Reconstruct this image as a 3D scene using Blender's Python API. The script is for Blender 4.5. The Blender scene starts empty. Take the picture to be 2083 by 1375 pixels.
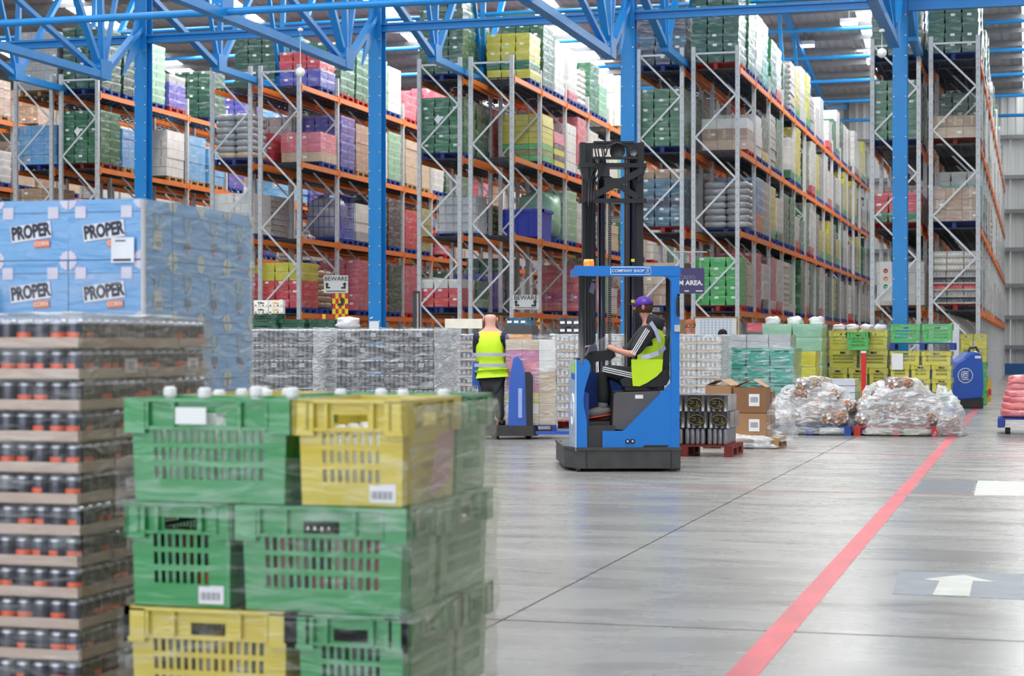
import bpy, bmesh, math, random
from math import sin, cos, tan, atan, radians, pi
from mathutils import Vector, Matrix, noise
random.seed(7)
S = bpy.context.scene
COL = S.collection
# ------------------------------------------------ camera, world, light, exposure
F, CX, HY, TH, CZ = 3800.0, 1041.5, 700.0, radians(15.6), 1.38
FW, RT = Vector((-sin(TH), cos(TH), 0)), Vector((cos(TH), sin(TH), 0))
def at(px, d, z=0.0):                      # point at camera depth d seen in photo column px
    p = FW*d + RT*((px-CX)/F*d); return Vector((p.x, p.y, z))
def zp(py, d): return CZ-(py-HY)/F*d       # height seen in photo row py at depth d
def gr(px, py):                            # floor point
    return at(px, F*CZ/(py-HY))
cam = bpy.data.cameras.new('camera'); co = bpy.data.objects.new('camera', cam); COL.objects.link(co)
co.location = (0, 0, CZ); co.rotation_euler = (pi/2, 0, TH)
cam.sensor_width = 36; cam.lens = F/2083*36; cam.shift_y = (HY-687.5)/2083
cam.clip_end = 300; cam.dof.use_dof = True; cam.dof.focus_distance = 20.5; cam.dof.aperture_fstop = 3.9
S.camera = co
S.view_settings.view_transform = 'Standard'; S.view_settings.look = 'None'
S.view_settings.gamma = 1; S.view_settings.use_curve_mapping = False
S.view_settings.exposure = -0.08
w = bpy.data.worlds.new('world'); S.world = w; w.use_nodes = True
w.node_tree.nodes['Background'].inputs[0].default_value = (.82, .9, 1, 1)
w.node_tree.nodes['Background'].inputs[1].default_value = .5
def area(name, loc, rot, sx, sy, e, c=(1,1,1)):
    l = bpy.data.lights.new(name, 'AREA'); l.shape = 'RECTANGLE'; l.size = sx; l.size_y = sy
    l.energy = e; l.color = c
    o = bpy.data.objects.new(name, l); o.location = loc; o.rotation_euler = rot; COL.objects.link(o); return o
area('dock_door_daylight', (-6, -9, 4.2), (radians(90), 0, 0), 22, 7, 1500, (.86, .92, 1))
for i, x in enumerate((-22, -14, -6, 1)):
    area('high_bay_daylight', (x, 22, 13.5), (0, 0, 0), 2.2, 30, 1900, (.97, .98, 1))
for i, x in enumerate((-30, -23, -17, -11.3, -5.5, .8)):
    area('aisle_daylight', (x, 58, 12.6), (0, 0, 0), 2.0, 34, 1900, (1, .985, .96))
# ------------------------------------------------ helpers
def lin(h):
    h = h.lstrip('#'); r = []
    for i in (0, 2, 4):
        c = int(h[i:i+2], 16)/255
        r.append(c/12.92 if c <= .04045 else ((c+.055)/1.055)**2.4)
    return (*r, 1)
MATS = {}
def pm(name, c, rough=.5, metal=0, coat=0, var=.12, sc=6, bump=0, bs=None, wrap=0, emit=0, hue=0, stretch=(1, 1, 1), coatr=.15):
    """procedural painted / plastic / fabric surface; wrap adds clinging clear film"""
    if name in MATS: return MATS[name]
    m = bpy.data.materials.new(name); m.use_nodes = True; n = m.node_tree.nodes; L = m.node_tree.links
    b = n['Principled BSDF']; c = lin(c)
    tc = n.new('ShaderNodeTexCoord'); mp = n.new('ShaderNodeMapping'); mp.inputs[3].default_value = stretch
    L.new(tc.outputs['Object'], mp.inputs[0])
    oi = n.new('ShaderNodeObjectInfo'); ad = n.new('ShaderNodeVectorMath'); ad.operation = 'ADD'
    sc1 = n.new('ShaderNodeVectorMath'); sc1.operation = 'SCALE'; sc1.inputs['Scale'].default_value = 40
    cb = n.new('ShaderNodeCombineXYZ'); L.new(oi.outputs['Random'], cb.inputs[0]); L.new(oi.outputs['Random'], cb.inputs[2])
    L.new(cb.outputs[0], sc1.inputs[0]); L.new(mp.outputs[0], ad.inputs[0]); L.new(sc1.outputs[0], ad.inputs[1])
    t = n.new('ShaderNodeTexNoise'); t.inputs['Scale'].default_value = sc; t.inputs['Detail'].default_value = 4
    L.new(ad.outputs[0], t.inputs[0])
    mr = n.new('ShaderNodeMapRange'); mr.inputs[1].default_value = .25; mr.inputs[2].default_value = .75
    mr.inputs[3].default_value = 1-var; mr.inputs[4].default_value = 1+var*.6; L.new(t.outputs[0], mr.inputs[0])
    hs = n.new('ShaderNodeHueSaturation'); hs.inputs['Color'].default_value = c; L.new(mr.outputs[0], hs.inputs['Value'])
    if hue:
        h2 = n.new('ShaderNodeMapRange'); h2.inputs[3].default_value = .5-hue; h2.inputs[4].default_value = .5+hue
        L.new(oi.outputs['Random'], h2.inputs[0]); L.new(h2.outputs[0], hs.inputs['Hue'])
    out = hs.outputs[0]
    b.inputs['Roughness'].default_value = rough; b.inputs['Metallic'].default_value = metal
    if wrap:
        mp2 = n.new('ShaderNodeMapping'); mp2.inputs[3].default_value = (1.2, 1.2, 5); mp2.inputs[2].default_value = (.12, .1, 0)
        L.new(ad.outputs[0], mp2.inputs[0])
        t2 = n.new('ShaderNodeTexNoise'); t2.inputs['Scale'].default_value = 2.2; t2.inputs['Detail'].default_value = 5
        t2.inputs['Distortion'].default_value = .6; L.new(mp2.outputs[0], t2.inputs[0])
        r2 = n.new('ShaderNodeMapRange'); r2.inputs[1].default_value = .5; r2.inputs[2].default_value = .75
        r2.inputs[3].default_value = .02*wrap; r2.inputs[4].default_value = .34*wrap; L.new(t2.outputs[0], r2.inputs[0])
        mx = n.new('ShaderNodeMix'); mx.data_type = 'RGBA'; L.new(r2.outputs[0], mx.inputs[0])
        L.new(out, mx.inputs[6]); mx.inputs[7].default_value = (.86, .88, .9, 1); out = mx.outputs[2]
        b.inputs['Coat Weight'].default_value = 1; b.inputs['Coat Roughness'].default_value = .16; b.inputs['Coat IOR'].default_value = 1.6
        bm_ = n.new('ShaderNodeBump'); bm_.inputs['Strength'].default_value = .55; bm_.inputs['Distance'].default_value = .03
        L.new(t2.outputs[0], bm_.inputs['Height']); L.new(bm_.outputs[0], b.inputs['Coat Normal'])
    else:
        b.inputs['Coat Weight'].default_value = coat; b.inputs['Coat Roughness'].default_value = coatr
    if bump:
        t3 = n.new('ShaderNodeTexNoise'); t3.inputs['Scale'].default_value = bs or sc*4; t3.inputs['Detail'].default_value = 3
        L.new(ad.outputs[0], t3.inputs[0])
        b2 = n.new('ShaderNodeBump'); b2.inputs['Strength'].default_value = bump; b2.inputs['Distance'].default_value = .02
        L.new(t3.outputs[0], b2.inputs['Height']); L.new(b2.outputs[0], b.inputs['Normal'])
    L.new(out, b.inputs['Base Color'])
    if emit:
        b.inputs['Emission Color'].default_value = c; b.inputs['Emission Strength'].default_value = emit
    MATS[name] = m; return m
def film(name, base=.1, streak=.5, tint=(.93, .95, .96, 1)):
    if name in MATS: return MATS[name]
    m = bpy.data.materials.new(name); m.use_nodes = True; n = m.node_tree.nodes; L = m.node_tree.links
    b = n['Principled BSDF']; b.inputs['Base Color'].default_value = tint; b.inputs['Roughness'].default_value = .2
    b.inputs['Specular IOR Level'].default_value = .8
    tr = n.new('ShaderNodeBsdfTransparent'); mix = n.new('ShaderNodeMixShader')
    tc = n.new('ShaderNodeTexCoord'); mp = n.new('ShaderNodeMapping'); mp.inputs[3].default_value = (1.6, 1.6, 7); mp.inputs[2].default_value = (.25, .2, 0)
    L.new(tc.outputs['Object'], mp.inputs[0])
    t = n.new('ShaderNodeTexNoise'); t.inputs['Scale'].default_value = 3; t.inputs['Detail'].default_value = 6; t.inputs['Distortion'].default_value = 1
    L.new(mp.outputs[0], t.inputs[0])
    r = n.new('ShaderNodeMapRange'); r.inputs[1].default_value = .48; r.inputs[2].default_value = .78; r.inputs[3].default_value = base; r.inputs[4].default_value = base+streak
    L.new(t.outputs[0], r.inputs[0])
    lw = n.new('ShaderNodeLayerWeight'); lw.inputs[0].default_value = .25
    a = n.new('ShaderNodeMath'); a.operation = 'MULTIPLY_ADD'; a.inputs[1].default_value = .5; L.new(lw.outputs['Facing'], a.inputs[0]); L.new(r.outputs[0], a.inputs[2])
    bp = n.new('ShaderNodeBump'); bp.inputs['Strength'].default_value = .8; bp.inputs['Distance'].default_value = .05; L.new(t.outputs[0], bp.inputs['Height']); L.new(bp.outputs[0], b.inputs['Normal'])
    a.use_clamp = True; L.new(a.outputs[0], mix.inputs[0]); L.new(tr.outputs[0], mix.inputs[1]); L.new(b.outputs[0], mix.inputs[2])
    L.new(mix.outputs[0], n['Material Output'].inputs[0]); MATS[name] = m; return m

class MB:
    """mesh builder with per-face materials"""
    def __init__(s): s.v, s.f, s.m, s.mats, s.sm = [], [], [], [], []
    def mi(s, m):
        if m not in s.mats: s.mats.append(m)
        return s.mats.index(m)
    def add(s, vs, fs, m, smooth=False):
        k = len(s.v); i = s.mi(m); s.v += [tuple(p) for p in vs]
        for f in fs: s.f.append([q+k for q in f]); s.m.append(i); s.sm.append(smooth)
        return s
    def box(s, a, b, m, taper=0):
        (x0, y0, z0), (x1, y1, z1) = a, b; t = taper
        v = [(x0+t, y0+t, z0), (x1-t, y0+t, z0), (x1-t, y1-t, z0), (x0+t, y1-t, z0), (x0, y0, z1), (x1, y0, z1), (x1, y1, z1), (x0, y1, z1)]
        return s.add(v, [(3, 2, 1, 0), (4, 5, 6, 7), (0, 1, 5, 4), (1, 2, 6, 5), (2, 3, 7, 6), (3, 0, 4, 7)], m)
    def bar(s, p, q, w, h, m, up=(0, 0, 1)):
        p, q = Vector(p), Vector(q); d = (q-p).normalized(); u = Vector(up)
        if abs(d.dot(u)) > .97: u = Vector((0, 1, 0))
        r = d.cross(u).normalized(); u = r.cross(d).normalized(); v = []
        for c in (p, q):
            for a, b in ((-1, -1), (1, -1), (1, 1), (-1, 1)): v.append(c+r*a*w/2+u*b*h/2)
        return s.add(v, [(3, 2, 1, 0), (4, 5, 6, 7), (0, 1, 5, 4), (1, 2, 6, 5), (2, 3, 7, 6), (3, 0, 4, 7)], m)
    def tube(s, pts, r, m, n=8, cap=True):
        pts = [Vector(p) for p in pts]; v = []; f = []
        rr = r if isinstance(r, (list, tuple)) else [r]*len(pts)
        for i, p in enumerate(pts):
            d = (pts[min(i+1, len(pts)-1)]-pts[max(i-1, 0)]).normalized()
            u = Vector((0, 0, 1)) if abs(d.z) < .9 else Vector((0, 1, 0))
            a = d.cross(u).normalized(); b = a.cross(d)
            for k in range(n): t = 2*pi*k/n; v.append(p+(a*cos(t)+b*sin(t))*rr[i])
        for i in range(len(pts)-1):
            for k in range(n): f.append((i*n+k, i*n+(k+1) % n, (i+1)*n+(k+1) % n, (i+1)*n+k))
        if cap: f.append(tuple(range(n))); f.append(tuple(reversed(range((len(pts)-1)*n, len(pts)*n))))
        return s.add(v, f, m, True)
    def prism(s, poly, y0, y1, m, plane='xz'):
        """poly of (x,z) extruded in y (plane xz), (x,y) extruded in z (plane xy) or (y,z) extruded in x"""
        n = len(poly); A = sum(poly[i][0]*poly[(i+1) % n][1]-poly[(i+1) % n][0]*poly[i][1] for i in range(n))
        if A < 0: poly = poly[::-1]
        k = {'xz': lambda a, b, e: (a, e, b), 'xy': lambda a, b, e: (a, b, e), 'yz': lambda a, b, e: (e, a, b)}[plane]
        v = [k(a, b, y0) for a, b in poly]+[k(a, b, y1) for a, b in poly]
        f = [tuple(range(n)), tuple(reversed(range(n, 2*n)))]+[(i, i+n, (i+1) % n+n, (i+1) % n) for i in range(n)]
        if plane != 'xz': f = [tuple(reversed(q)) for q in f]
        return s.add(v, f, m)
    def disc(s, c, r, t, m, axis='y', n=16):
        c = Vector(c); d = {'x': Vector((1, 0, 0)), 'y': Vector((0, 1, 0)), 'z': Vector((0, 0, 1))}[axis]
        return s.tube([c-d*t/2, c+d*t/2], r, m, n)
    def lathe(s, prof, m, n=12, c=(0, 0, 0), mats=None):
        v = []; x, y, z = c
        for r, h in prof:
            for k in range(n): a = 2*pi*k/n; v.append((x+r*cos(a), y+r*sin(a), z+h))
        for i in range(len(prof)-1):
            fs = [(i*n+k, i*n+(k+1) % n, (i+1)*n+(k+1) % n, (i+1)*n+k) for k in range(n)]
            if i == 0: s.add(v, [], m); base = len(s.v)-len(v)
            mi = s.mi(mats[i] if mats else m)
            for f in fs: s.f.append([q+base for q in f]); s.m.append(mi); s.sm.append(True)
        top = len(prof)-1
        s.f.append([base+top*n+k for k in range(n)]); s.m.append(s.mi(mats[-1] if mats else m)); s.sm.append(False)
        return s
    def ball(s, c, r, m, n=12, k=8):
        c = Vector(c); r = r if isinstance(r, (tuple, list)) else (r, r, r)
        v = [(c.x, c.y, c.z-r[2])]; f = []
        for i in range(1, k):
            t = -pi/2+pi*i/k
            for j in range(n): a = 2*pi*j/n; v.append((c.x+r[0]*cos(t)*cos(a), c.y+r[1]*cos(t)*sin(a), c.z+r[2]*sin(t)))
        v.append((c.x, c.y, c.z+r[2])); e = len(v)-1
        for j in range(n): f.append((0, 1+(j+1) % n, 1+j)); f.append((e, 1+(k-2)*n+j, 1+(k-2)*n+(j+1) % n))
        for i in range(k-2):
            for j in range(n): f.append((1+i*n+j, 1+i*n+(j+1) % n, 1+(i+1)*n+(j+1) % n, 1+(i+1)*n+j))
        return s.add(v, f, m, True)
    def join(s, o, loc=(0, 0, 0), rz=0):
        k = len(s.v); c, q = cos(rz), sin(rz)
        s.v += [(x*c-y*q+loc[0], x*q+y*c+loc[1], z+loc[2]) for x, y, z in o.v]
        for f, m, t in zip(o.f, o.m, o.sm): s.f.append([i+k for i in f]); s.m.append(s.mi(o.mats[m])); s.sm.append(t)
        return s
    def mesh(s, name):
        me = bpy.data.meshes.new(name); me.from_pydata(s.v, [], s.f)
        for m in s.mats: me.materials.append(m)
        me.polygons.foreach_set('material_index', s.m); me.polygons.foreach_set('use_smooth', s.sm); me.update()
        return me
def put(name, me, parent=None, loc=(0, 0, 0), rz=0, rot=None, label=None, cat=None, group=None, kind=None, sc=None):
    if isinstance(me, MB): me = me.mesh(name)
    o = bpy.data.objects.new(name, me); COL.objects.link(o); o.location = loc
    o.rotation_euler = rot or (0, 0, rz)
    if sc: o.scale = sc
    if parent: o.parent = parent
    for k, v in (('label', label), ('category', cat), ('group', group), ('kind', kind)):
        if v: o[k] = v
    return o
def thing(name, label, cat, loc=(0, 0, 0), rz=0, group=None):
    return put(name, None, None, loc, rz, None, label, cat, group)
def kids(o): return [c for c in COL.objects if c.parent == o]
TREE = {}
def tree(o):
    TREE[o] = [(c, [g for g in kids(c)]) for c in kids(o)]; return o
def dup(root, loc, rz=0, label=None, group=None):
    if root not in TREE: tree(root)
    r = root.copy(); COL.objects.link(r); r.location = loc; r.rotation_euler = (0, 0, rz)
    if label: r['label'] = label
    if group: r['group'] = group
    for c, gs in TREE[root]:
        d = c.copy(); COL.objects.link(d); d.parent = r
        for g in gs: e = g.copy(); COL.objects.link(e); e.parent = d
    return r
TX = {}
def text(s, size, m, ext=.002, bold=0, key=None, align='CENTER'):
    k = (s, size, m.name, bold)
    if k in TX: return TX[k]
    c = bpy.data.curves.new('lettering', 'FONT'); c.body = s; c.size = size; c.extrude = ext; c.offset = bold
    c.align_x = align; c.align_y = 'CENTER'; c.resolution_u = 3
    o = bpy.data.objects.new('t', c); COL.objects.link(o); bpy.context.view_layer.update()
    me = bpy.data.meshes.new_from_object(o.evaluated_get(bpy.context.evaluated_depsgraph_get()))
    bpy.data.objects.remove(o); me.materials.clear(); me.materials.append(m); TX[k] = me; return me
def skin(name, joints, edges, m, parent=None, roots=(), sub=1, **kw):
    """one continuous skinned surface: joints {key:(x,y,z,r)}; edges pairs of keys"""
    keys = list(joints); me = bpy.data.meshes.new(name)
    me.from_pydata([joints[k][:3] for k in keys], [(keys.index(a), keys.index(b)) for a, b in edges], [])
    o = put(name, me, parent, **kw)
    md = o.modifiers.new('skin', 'SKIN'); md.use_smooth_shade = True; md.branch_smoothing = .3
    sl = me.skin_vertices[0].data
    for i, k in enumerate(keys):
        r = joints[k][3]; sl[i].radius = (r, r) if not isinstance(r, tuple) else r; sl[i].use_root = (k in roots)
    if not roots: sl[0].use_root = True
    me.materials.append(m); s2 = o.modifiers.new('sub', 'SUBSURF'); s2.levels = sub; s2.render_levels = sub
    dg = bpy.context.evaluated_depsgraph_get(); dg.update()
    nm = bpy.data.meshes.new_from_object(o.evaluated_get(dg)); o.modifiers.clear(); o.data = nm
    nm.materials.clear(); nm.materials.append(m)
    for p in nm.polygons: p.use_smooth = True
    return o
# ------------------------------------------------ materials
galv = pm('galvanised_steel', 'c6c9cb', .42, .15, var=.15, sc=9)
galvd = pm('galvanised_brace', 'd6d8d9', .4, .12, var=.12, sc=9)
orange = pm('orange_beam', 'e87a24', .42, var=.1, sc=3, coat=.25)
blue = pm('blue_steel_paint', '0880c8', .45, var=.07, sc=3, coat=.12)
white = pm('white_plastic', 'f1f1ef', .45, var=.04)
paper = pm('white_paper', 'eceded', .6, var=.05)
black = pm('black_steel', '1d1d20', .45, var=.2, sc=8, coat=.2)
blackp = pm('black_plastic', '17181b', .55, var=.2)
dgrey = pm('dark_grey_plastic', '4c4a4c', .5, var=.1, sc=10)
chrome = pm('polished_steel', 'c9ccd0', .2, .9)
rubber = pm('rubber', '222222', .8)
deckm = pm('wire_deck', '3a3c40', .5, .4)
pal_blue = pm('blue_pallet_wood', '20408f', .6, var=.25, sc=12)
pal_red = pm('red_pallet_wood', 'b02a28', .6, var=.25, sc=12)
pal_wood = pm('bare_pallet_wood', 'b08a5c', .7, var=.3, sc=12)
pal_dk = pm('dark_red_pallet_wood', '7d2a22', .65, var=.35, sc=12)
filmc = film('clear_stretch_film', .1, .5)
filmm = film('milky_stretch_film', .34, .5)
CR = {'green': '0c6b40', 'dgreen': '0a5237', 'fgreen': '0c8a41', 'fyellow': 'c9b420', 'lgreen': '35b04a', 'teal': '0fa08c', 'purple': '5450b4', 'red': 'd0343a',
      'yellow': 'd2c92a', 'black': '2c2c31', 'blue': '2c3fae', 'navy': '22304e', 'brown': 'a58364', 'white': 'dcdcd8',
      'pink': 'd8687c', 'grey': 'a2a4a8', 'lblue': '5fa3d6', 'orange': 'e0703a', 'magenta': 'c04f8e', 'olive': '8a8a38', 'tan': 'c3ab8c', 'tealb': '23627c', 'paleg': '8fc4a0'}
def crm(c, wrap=1): return pm('wrapped_'+c if wrap else 'plain_'+c, CR[c], .45, var=.16, sc=4, wrap=wrap, coat=.3, hue=.008)
# ================================================= SETTING
conc = bpy.data.materials.new('polished_concrete'); conc.use_nodes = True
def mk_conc(m, base, spread, r0, r1):
    n = m.node_tree.nodes; L = m.node_tree.links; b = n['Principled BSDF']
    g = n.new('ShaderNodeNewGeometry')
    def nz(sc, st, det=6, dist=0, rot=0):
        mp = n.new('ShaderNodeMapping'); mp.inputs[3].default_value = st; mp.inputs[2].default_value = (0, 0, rot); L.new(g.outputs['Position'], mp.inputs[0])
        t = n.new('ShaderNodeTexNoise'); t.inputs['Scale'].default_value = sc; t.inputs['Detail'].default_value = det; t.inputs['Distortion'].default_value = dist
        L.new(mp.outputs[0], t.inputs[0]); return t.outputs[0]
    a = nz(.45, (1, 1, 1), 8, .4); c2 = nz(1.6, (.5, 1.6, 1), 8, .6, .26); c3 = nz(26, (.5, 2, 1), 4)
    s = n.new('ShaderNodeMath'); s.operation = 'MULTIPLY_ADD'; s.inputs[1].default_value = .9; L.new(a, s.inputs[0])
    s2 = n.new('ShaderNodeMath'); s2.operation = 'MULTIPLY_ADD'; s2.inputs[1].default_value = .55; L.new(c2, s2.inputs[0])
    s3 = n.new('ShaderNodeMath'); s3.operation = 'MULTIPLY'; s3.inputs[1].default_value = .35; L.new(c3, s3.inputs[0])
    L.new(s3.outputs[0], s2.inputs[2]); L.new(s2.outputs[0], s.inputs[2])
    r = n.new('ShaderNodeValToRGB'); e = r.color_ramp.elements; e[0].position = .7; e[0].color = lin(spread); e[1].position = 1.25; e[1].color = lin(base)
    mr0 = n.new('ShaderNodeMapRange'); mr0.inputs[1].default_value = .72; mr0.inputs[2].default_value = 1.3; L.new(s.outputs[0], mr0.inputs[0])
    e[0].position = 0; e[1].position = 1; L.new(mr0.outputs[0], r.inputs[0]); L.new(r.outputs[0], b.inputs['Base Color'])
    mr = n.new('ShaderNodeMapRange'); mr.inputs[1].default_value = .3; mr.inputs[2].default_value = .7; mr.inputs[3].default_value = r0; mr.inputs[4].default_value = r1
    L.new(c2, mr.inputs[0]); L.new(mr.outputs[0], b.inputs['Roughness'])
    bp = n.new('ShaderNodeBump'); bp.inputs['Strength'].default_value = .12; bp.inputs['Distance'].default_value = .02; L.new(c2, bp.inputs['Height']); L.new(bp.outputs[0], b.inputs['Normal'])
mk_conc(conc, '98958f', '7f7c77', .2, .34)
joint = pm('joint_filler', '4a4845', .9)
# the slab bed, with every poured slab a piece of its own; joints 12 to 22 mm wide and recessed
bed = put('floor', MB().box((-60, -12, -.3), (16, 95, -.025), joint), kind='structure')
xs = [-60, -44.56, -30.56, -16.56, -2.56, 5.3, 16]; ys = [-12, -4, 8.99, 21.9, 34.9, 48, 61, 74, 95]
for i in range(len(xs)-1):
    for j in range(len(ys)-1):
        put('slab', MB().box((xs[i]+.006, ys[j]+.011, -.02), (xs[i+1]-.006, ys[j+1]-.011, 0), conc), bed)
redl = pm('worn_red_line_paint', 'c8434c', .45, var=.3, sc=5, coat=.2, stretch=(1, .4, 1), bump=.1)
redf = pm('faded_red_paint', 'bd6f6a', .5, var=.2, sc=8)
wpaint = pm('worn_white_paint', 'b9b9b0', .5, var=.18, sc=9)
dpaint = pm('worn_dark_paint', '53575c', .45, var=.3, sc=5)
bpaint = pm('worn_blue_grey_paint', '75797f', .45, var=.22, sc=4)
lx0, lx1 = -1.235, -1.105
m = MB()
for y0 in range(4, 44, 2): m.box((lx0, y0, 0), (lx1, y0+2, .002), redl)
put('floor_line', m, label='long worn red line painted on the concrete floor towards the racks', cat='floor marking')
def strip(a, b, w, m_, lab):
    a, b = Vector(a), Vector(b); d = (b-a).normalized(); n_ = Vector((-d.y, d.x, 0))*w/2
    put('floor_line', MB().prism([((a+n_).x, (a+n_).y), ((b+n_).x, (b+n_).y), ((b-n_).x, (b-n_).y), ((a-n_).x, (a-n_).y)], .0005, .0018, m_, 'xy'), label=lab, cat='floor marking')
strip(gr(985, 986), gr(2083, 1009), .03, redf, 'thin faded red line crossing the floor just in front of the reach truck')
strip(gr(1120, 908), gr(2083, 931), .05, redf, 'thin faded red line crossing the floor beside the wrapped pallets')
def gpoly(pts, m_, nm, lab, z=.001, cat='floor marking'):
    P = [gr(*p) for p in pts]; return put(nm, MB().prism([(p.x, p.y) for p in P], z, z+.0015, m_, 'xy'), label=lab, cat=cat)
gpoly([(1853, 1003), (1879, 977), (1985, 978), (1976, 1007)], dpaint, 'floor_patch', 'dark grey painted rectangle on the floor beside the red line', z=.0)
gpoly([(1981, 1008), (1989, 978), (2110, 980), (2112, 1010)], wpaint, 'floor_patch', 'white painted rectangle on the floor next to the dark grey one', z=.0)
gpoly([(1815, 1208), (1828, 1163), (2083, 1168), (2083, 1220)], bpaint, 'floor_patch', 'blue-grey painted patch on the floor under the white arrow', z=.0)
gpoly([(1897, 1211), (1911, 1183), (1878, 1179), (1959, 1170), (2025, 1185), (1979, 1183), (1972, 1214)], wpaint, 'floor_arrow', 'white arrow painted on the blue-grey floor patch', z=.0022)
# roof
sheet = pm('roof_sheet', 'a6a7aa', .5, .1, var=.06, sc=1)
wallm = pm('wall_cladding', 'd9dad8', .55, var=.05, sc=1)
skym = bpy.data.materials.new('backlit_rooflight'); skym.use_nodes = True
nb = skym.node_tree.nodes['Principled BSDF']; nb.inputs['Base Color'].default_value = (.9, .93, .95, 1)
nb.inputs['Emission Color'].default_value = (.93, .97, 1, 1); nb.inputs['Emission Strength'].default_value = 7.0
YC, PX = 39.6, [3.1, -2.67, -8.43, -14.2, -19.97, -25.75, -31.5]
def roofz(y):
    t = abs(((y-YC) % 39.6)-19.8)
    return 11.75+.136*(19.8-t)
SKYX = [-5.6-5.75*k for k in range(-2, 7)]
segs = [(-12, 0), (0, 19.8), (19.8, 39.6), (39.6, 59.4), (59.4, 79.2), (79.2, 89)]
def corr(x0, x1, y0, y1, m_):
    b = MB(); v = []; f = []; p = .33; n_ = max(1, int((x1-x0)/p)); st = (x1-x0)/n_; xs_ = []
    for i in range(n_):
        a = x0+i*st; xs_ += [(a, 0), (a+st*.55, 0), (a+st*.65, .04), (a+st*.9, .04)]
    xs_.append((x1, 0))
    for x, dz in xs_: v += [(x, y0, roofz(y0+.01)+dz), (x, y1, roofz(y1-.01)+dz)]
    for i in range(len(xs_)-1): f.append((i*2, i*2+1, i*2+3, i*2+2))
    return b.add(v, f, m_)
ceil = put('ceiling', None, kind='structure')
edges = [-60]+sum([[x-.55, x+.55] for x in sorted(SKYX)], [])+[16]
for (y0, y1) in segs:
    for i in range(len(edges)-1):
        if edges[i+1] <= edges[i]: continue
        sk = i % 2 == 1
        put('rooflight' if sk else 'roof_sheet', corr(edges[i], edges[i+1], y0, y1, skym if sk else sheet), ceil, label='bright translucent rooflight strip' if sk else None)
purl = pm('grey_purlin', '8c8e90', .5, .2)
for y in [YC+1.2+1.65*k for k in range(30)]:
    if y < 88.5: put('purlin', MB().box((-60, y-.04, roofz(y)-.2), (16, y+.04, roofz(y)-.03), purl), ceil)
for y in [24+1.65*k for k in range(9)]:
    put('purlin', MB().box((-60, y-.04, roofz(y)-.26), (16, y+.04, roofz(y)-.03), purl), ceil)
# walls
wb = put('wall_back', None, kind='structure')
def clad(x0, x1, y, z0, z1):
    v = []; f = []; n_ = int((x1-x0)/.33); st = (x1-x0)/n_; xs_ = []
    for i in range(n_): a = x0+i*st; xs_ += [(a, 0), (a+st*.55, 0), (a+st*.65, -.04), (a+st*.9, -.04)]
    for x, dy in xs_: v += [(x, y+dy, z0), (x, y+dy, z1)]
    for i in range(len(xs_)-1): f.append((i*2, i*2+2, i*2+3, i*2+1))
    return MB().add(v, f, wallm)
for k in range(13): put('wall_sheet', clad(-60+k*5.9, -60+(k+1)*5.9, 88.6, 0, 12.9), wb)
for py in (706, 646, 582, 509, 432, 363, 282): put('wall_rail', MB().box((-60, 88.2, zp(py, 86)-.09), (16, 88.5, zp(py, 86)+.09), purl), wb)
for x in (-14.2, -8.4, -2.67, .3, 1.6, 3.1): put('wall_post', MB().box((x-.12, 88.0, 0), (x+.12, 88.35, 12.8), purl), wb)
put('wall_kerb', MB().box((-60, 87.9, 0), (16, 88.2, .5), pm('blue_kerb_paint', '2c5f9a', .6)), wb)
wr = put('wall_right', MB().box((15.9, -12, 0), (16.2, 89, 13), wallm), kind='structure')
wl = put('wall_left', MB().box((-60.2, -12, 0), (-60, 89, 13), wallm), kind='structure')
# columns and steel
bolt = MB().tube([(0, -.014, 0), (0, 0, 0)], .02, chrome, 6).mesh('bolt')
CN = {3.1: 'beyond the photographed bays', -2.67: 'standing before the rack beside the red floor line', -8.43: 'standing behind the reach truck mast', -14.2: 'standing behind the grey can pallets', -19.97: 'rising behind the stacked blue cartons', -25.75: 'hidden past the blue cartons', -31.5: 'x'}
for x in PX[1:5]:
    c = thing('steel_column', 'blue steel column '+CN[x], 'column', (x, YC, 0), 0, 'blue steel columns')
    m = MB().box((-.15, -.16, 0), (.15, -.14, 11.6), blue).box((-.15, .14, 0), (.15, .16, 11.6), blue).box((-.008, -.14, 0), (.008, .14, 11.6), blue)
    put('post', m, c); put('base_plate', MB().box((-.22, -.24, 0), (.22, .24, .03), black), c)
    for k in range(16):
        for sx in (-.12, .12): put('bolt', bolt, c, (sx, -.16, 1.9+.42*k))
    g = MB().prism([(-.75, 8.15), (-.15, 8.2), (-.15, 9.1), (-.4, 8.75)], -.012, .012, blue, 'xz')
    put('gusset_plate', MB().prism([(-1.0, 7.5), (-.16, 8.3), (-.16, 9.1), (-.35, 9.0)], -.02, .02, blue, 'yz'), c)
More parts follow.
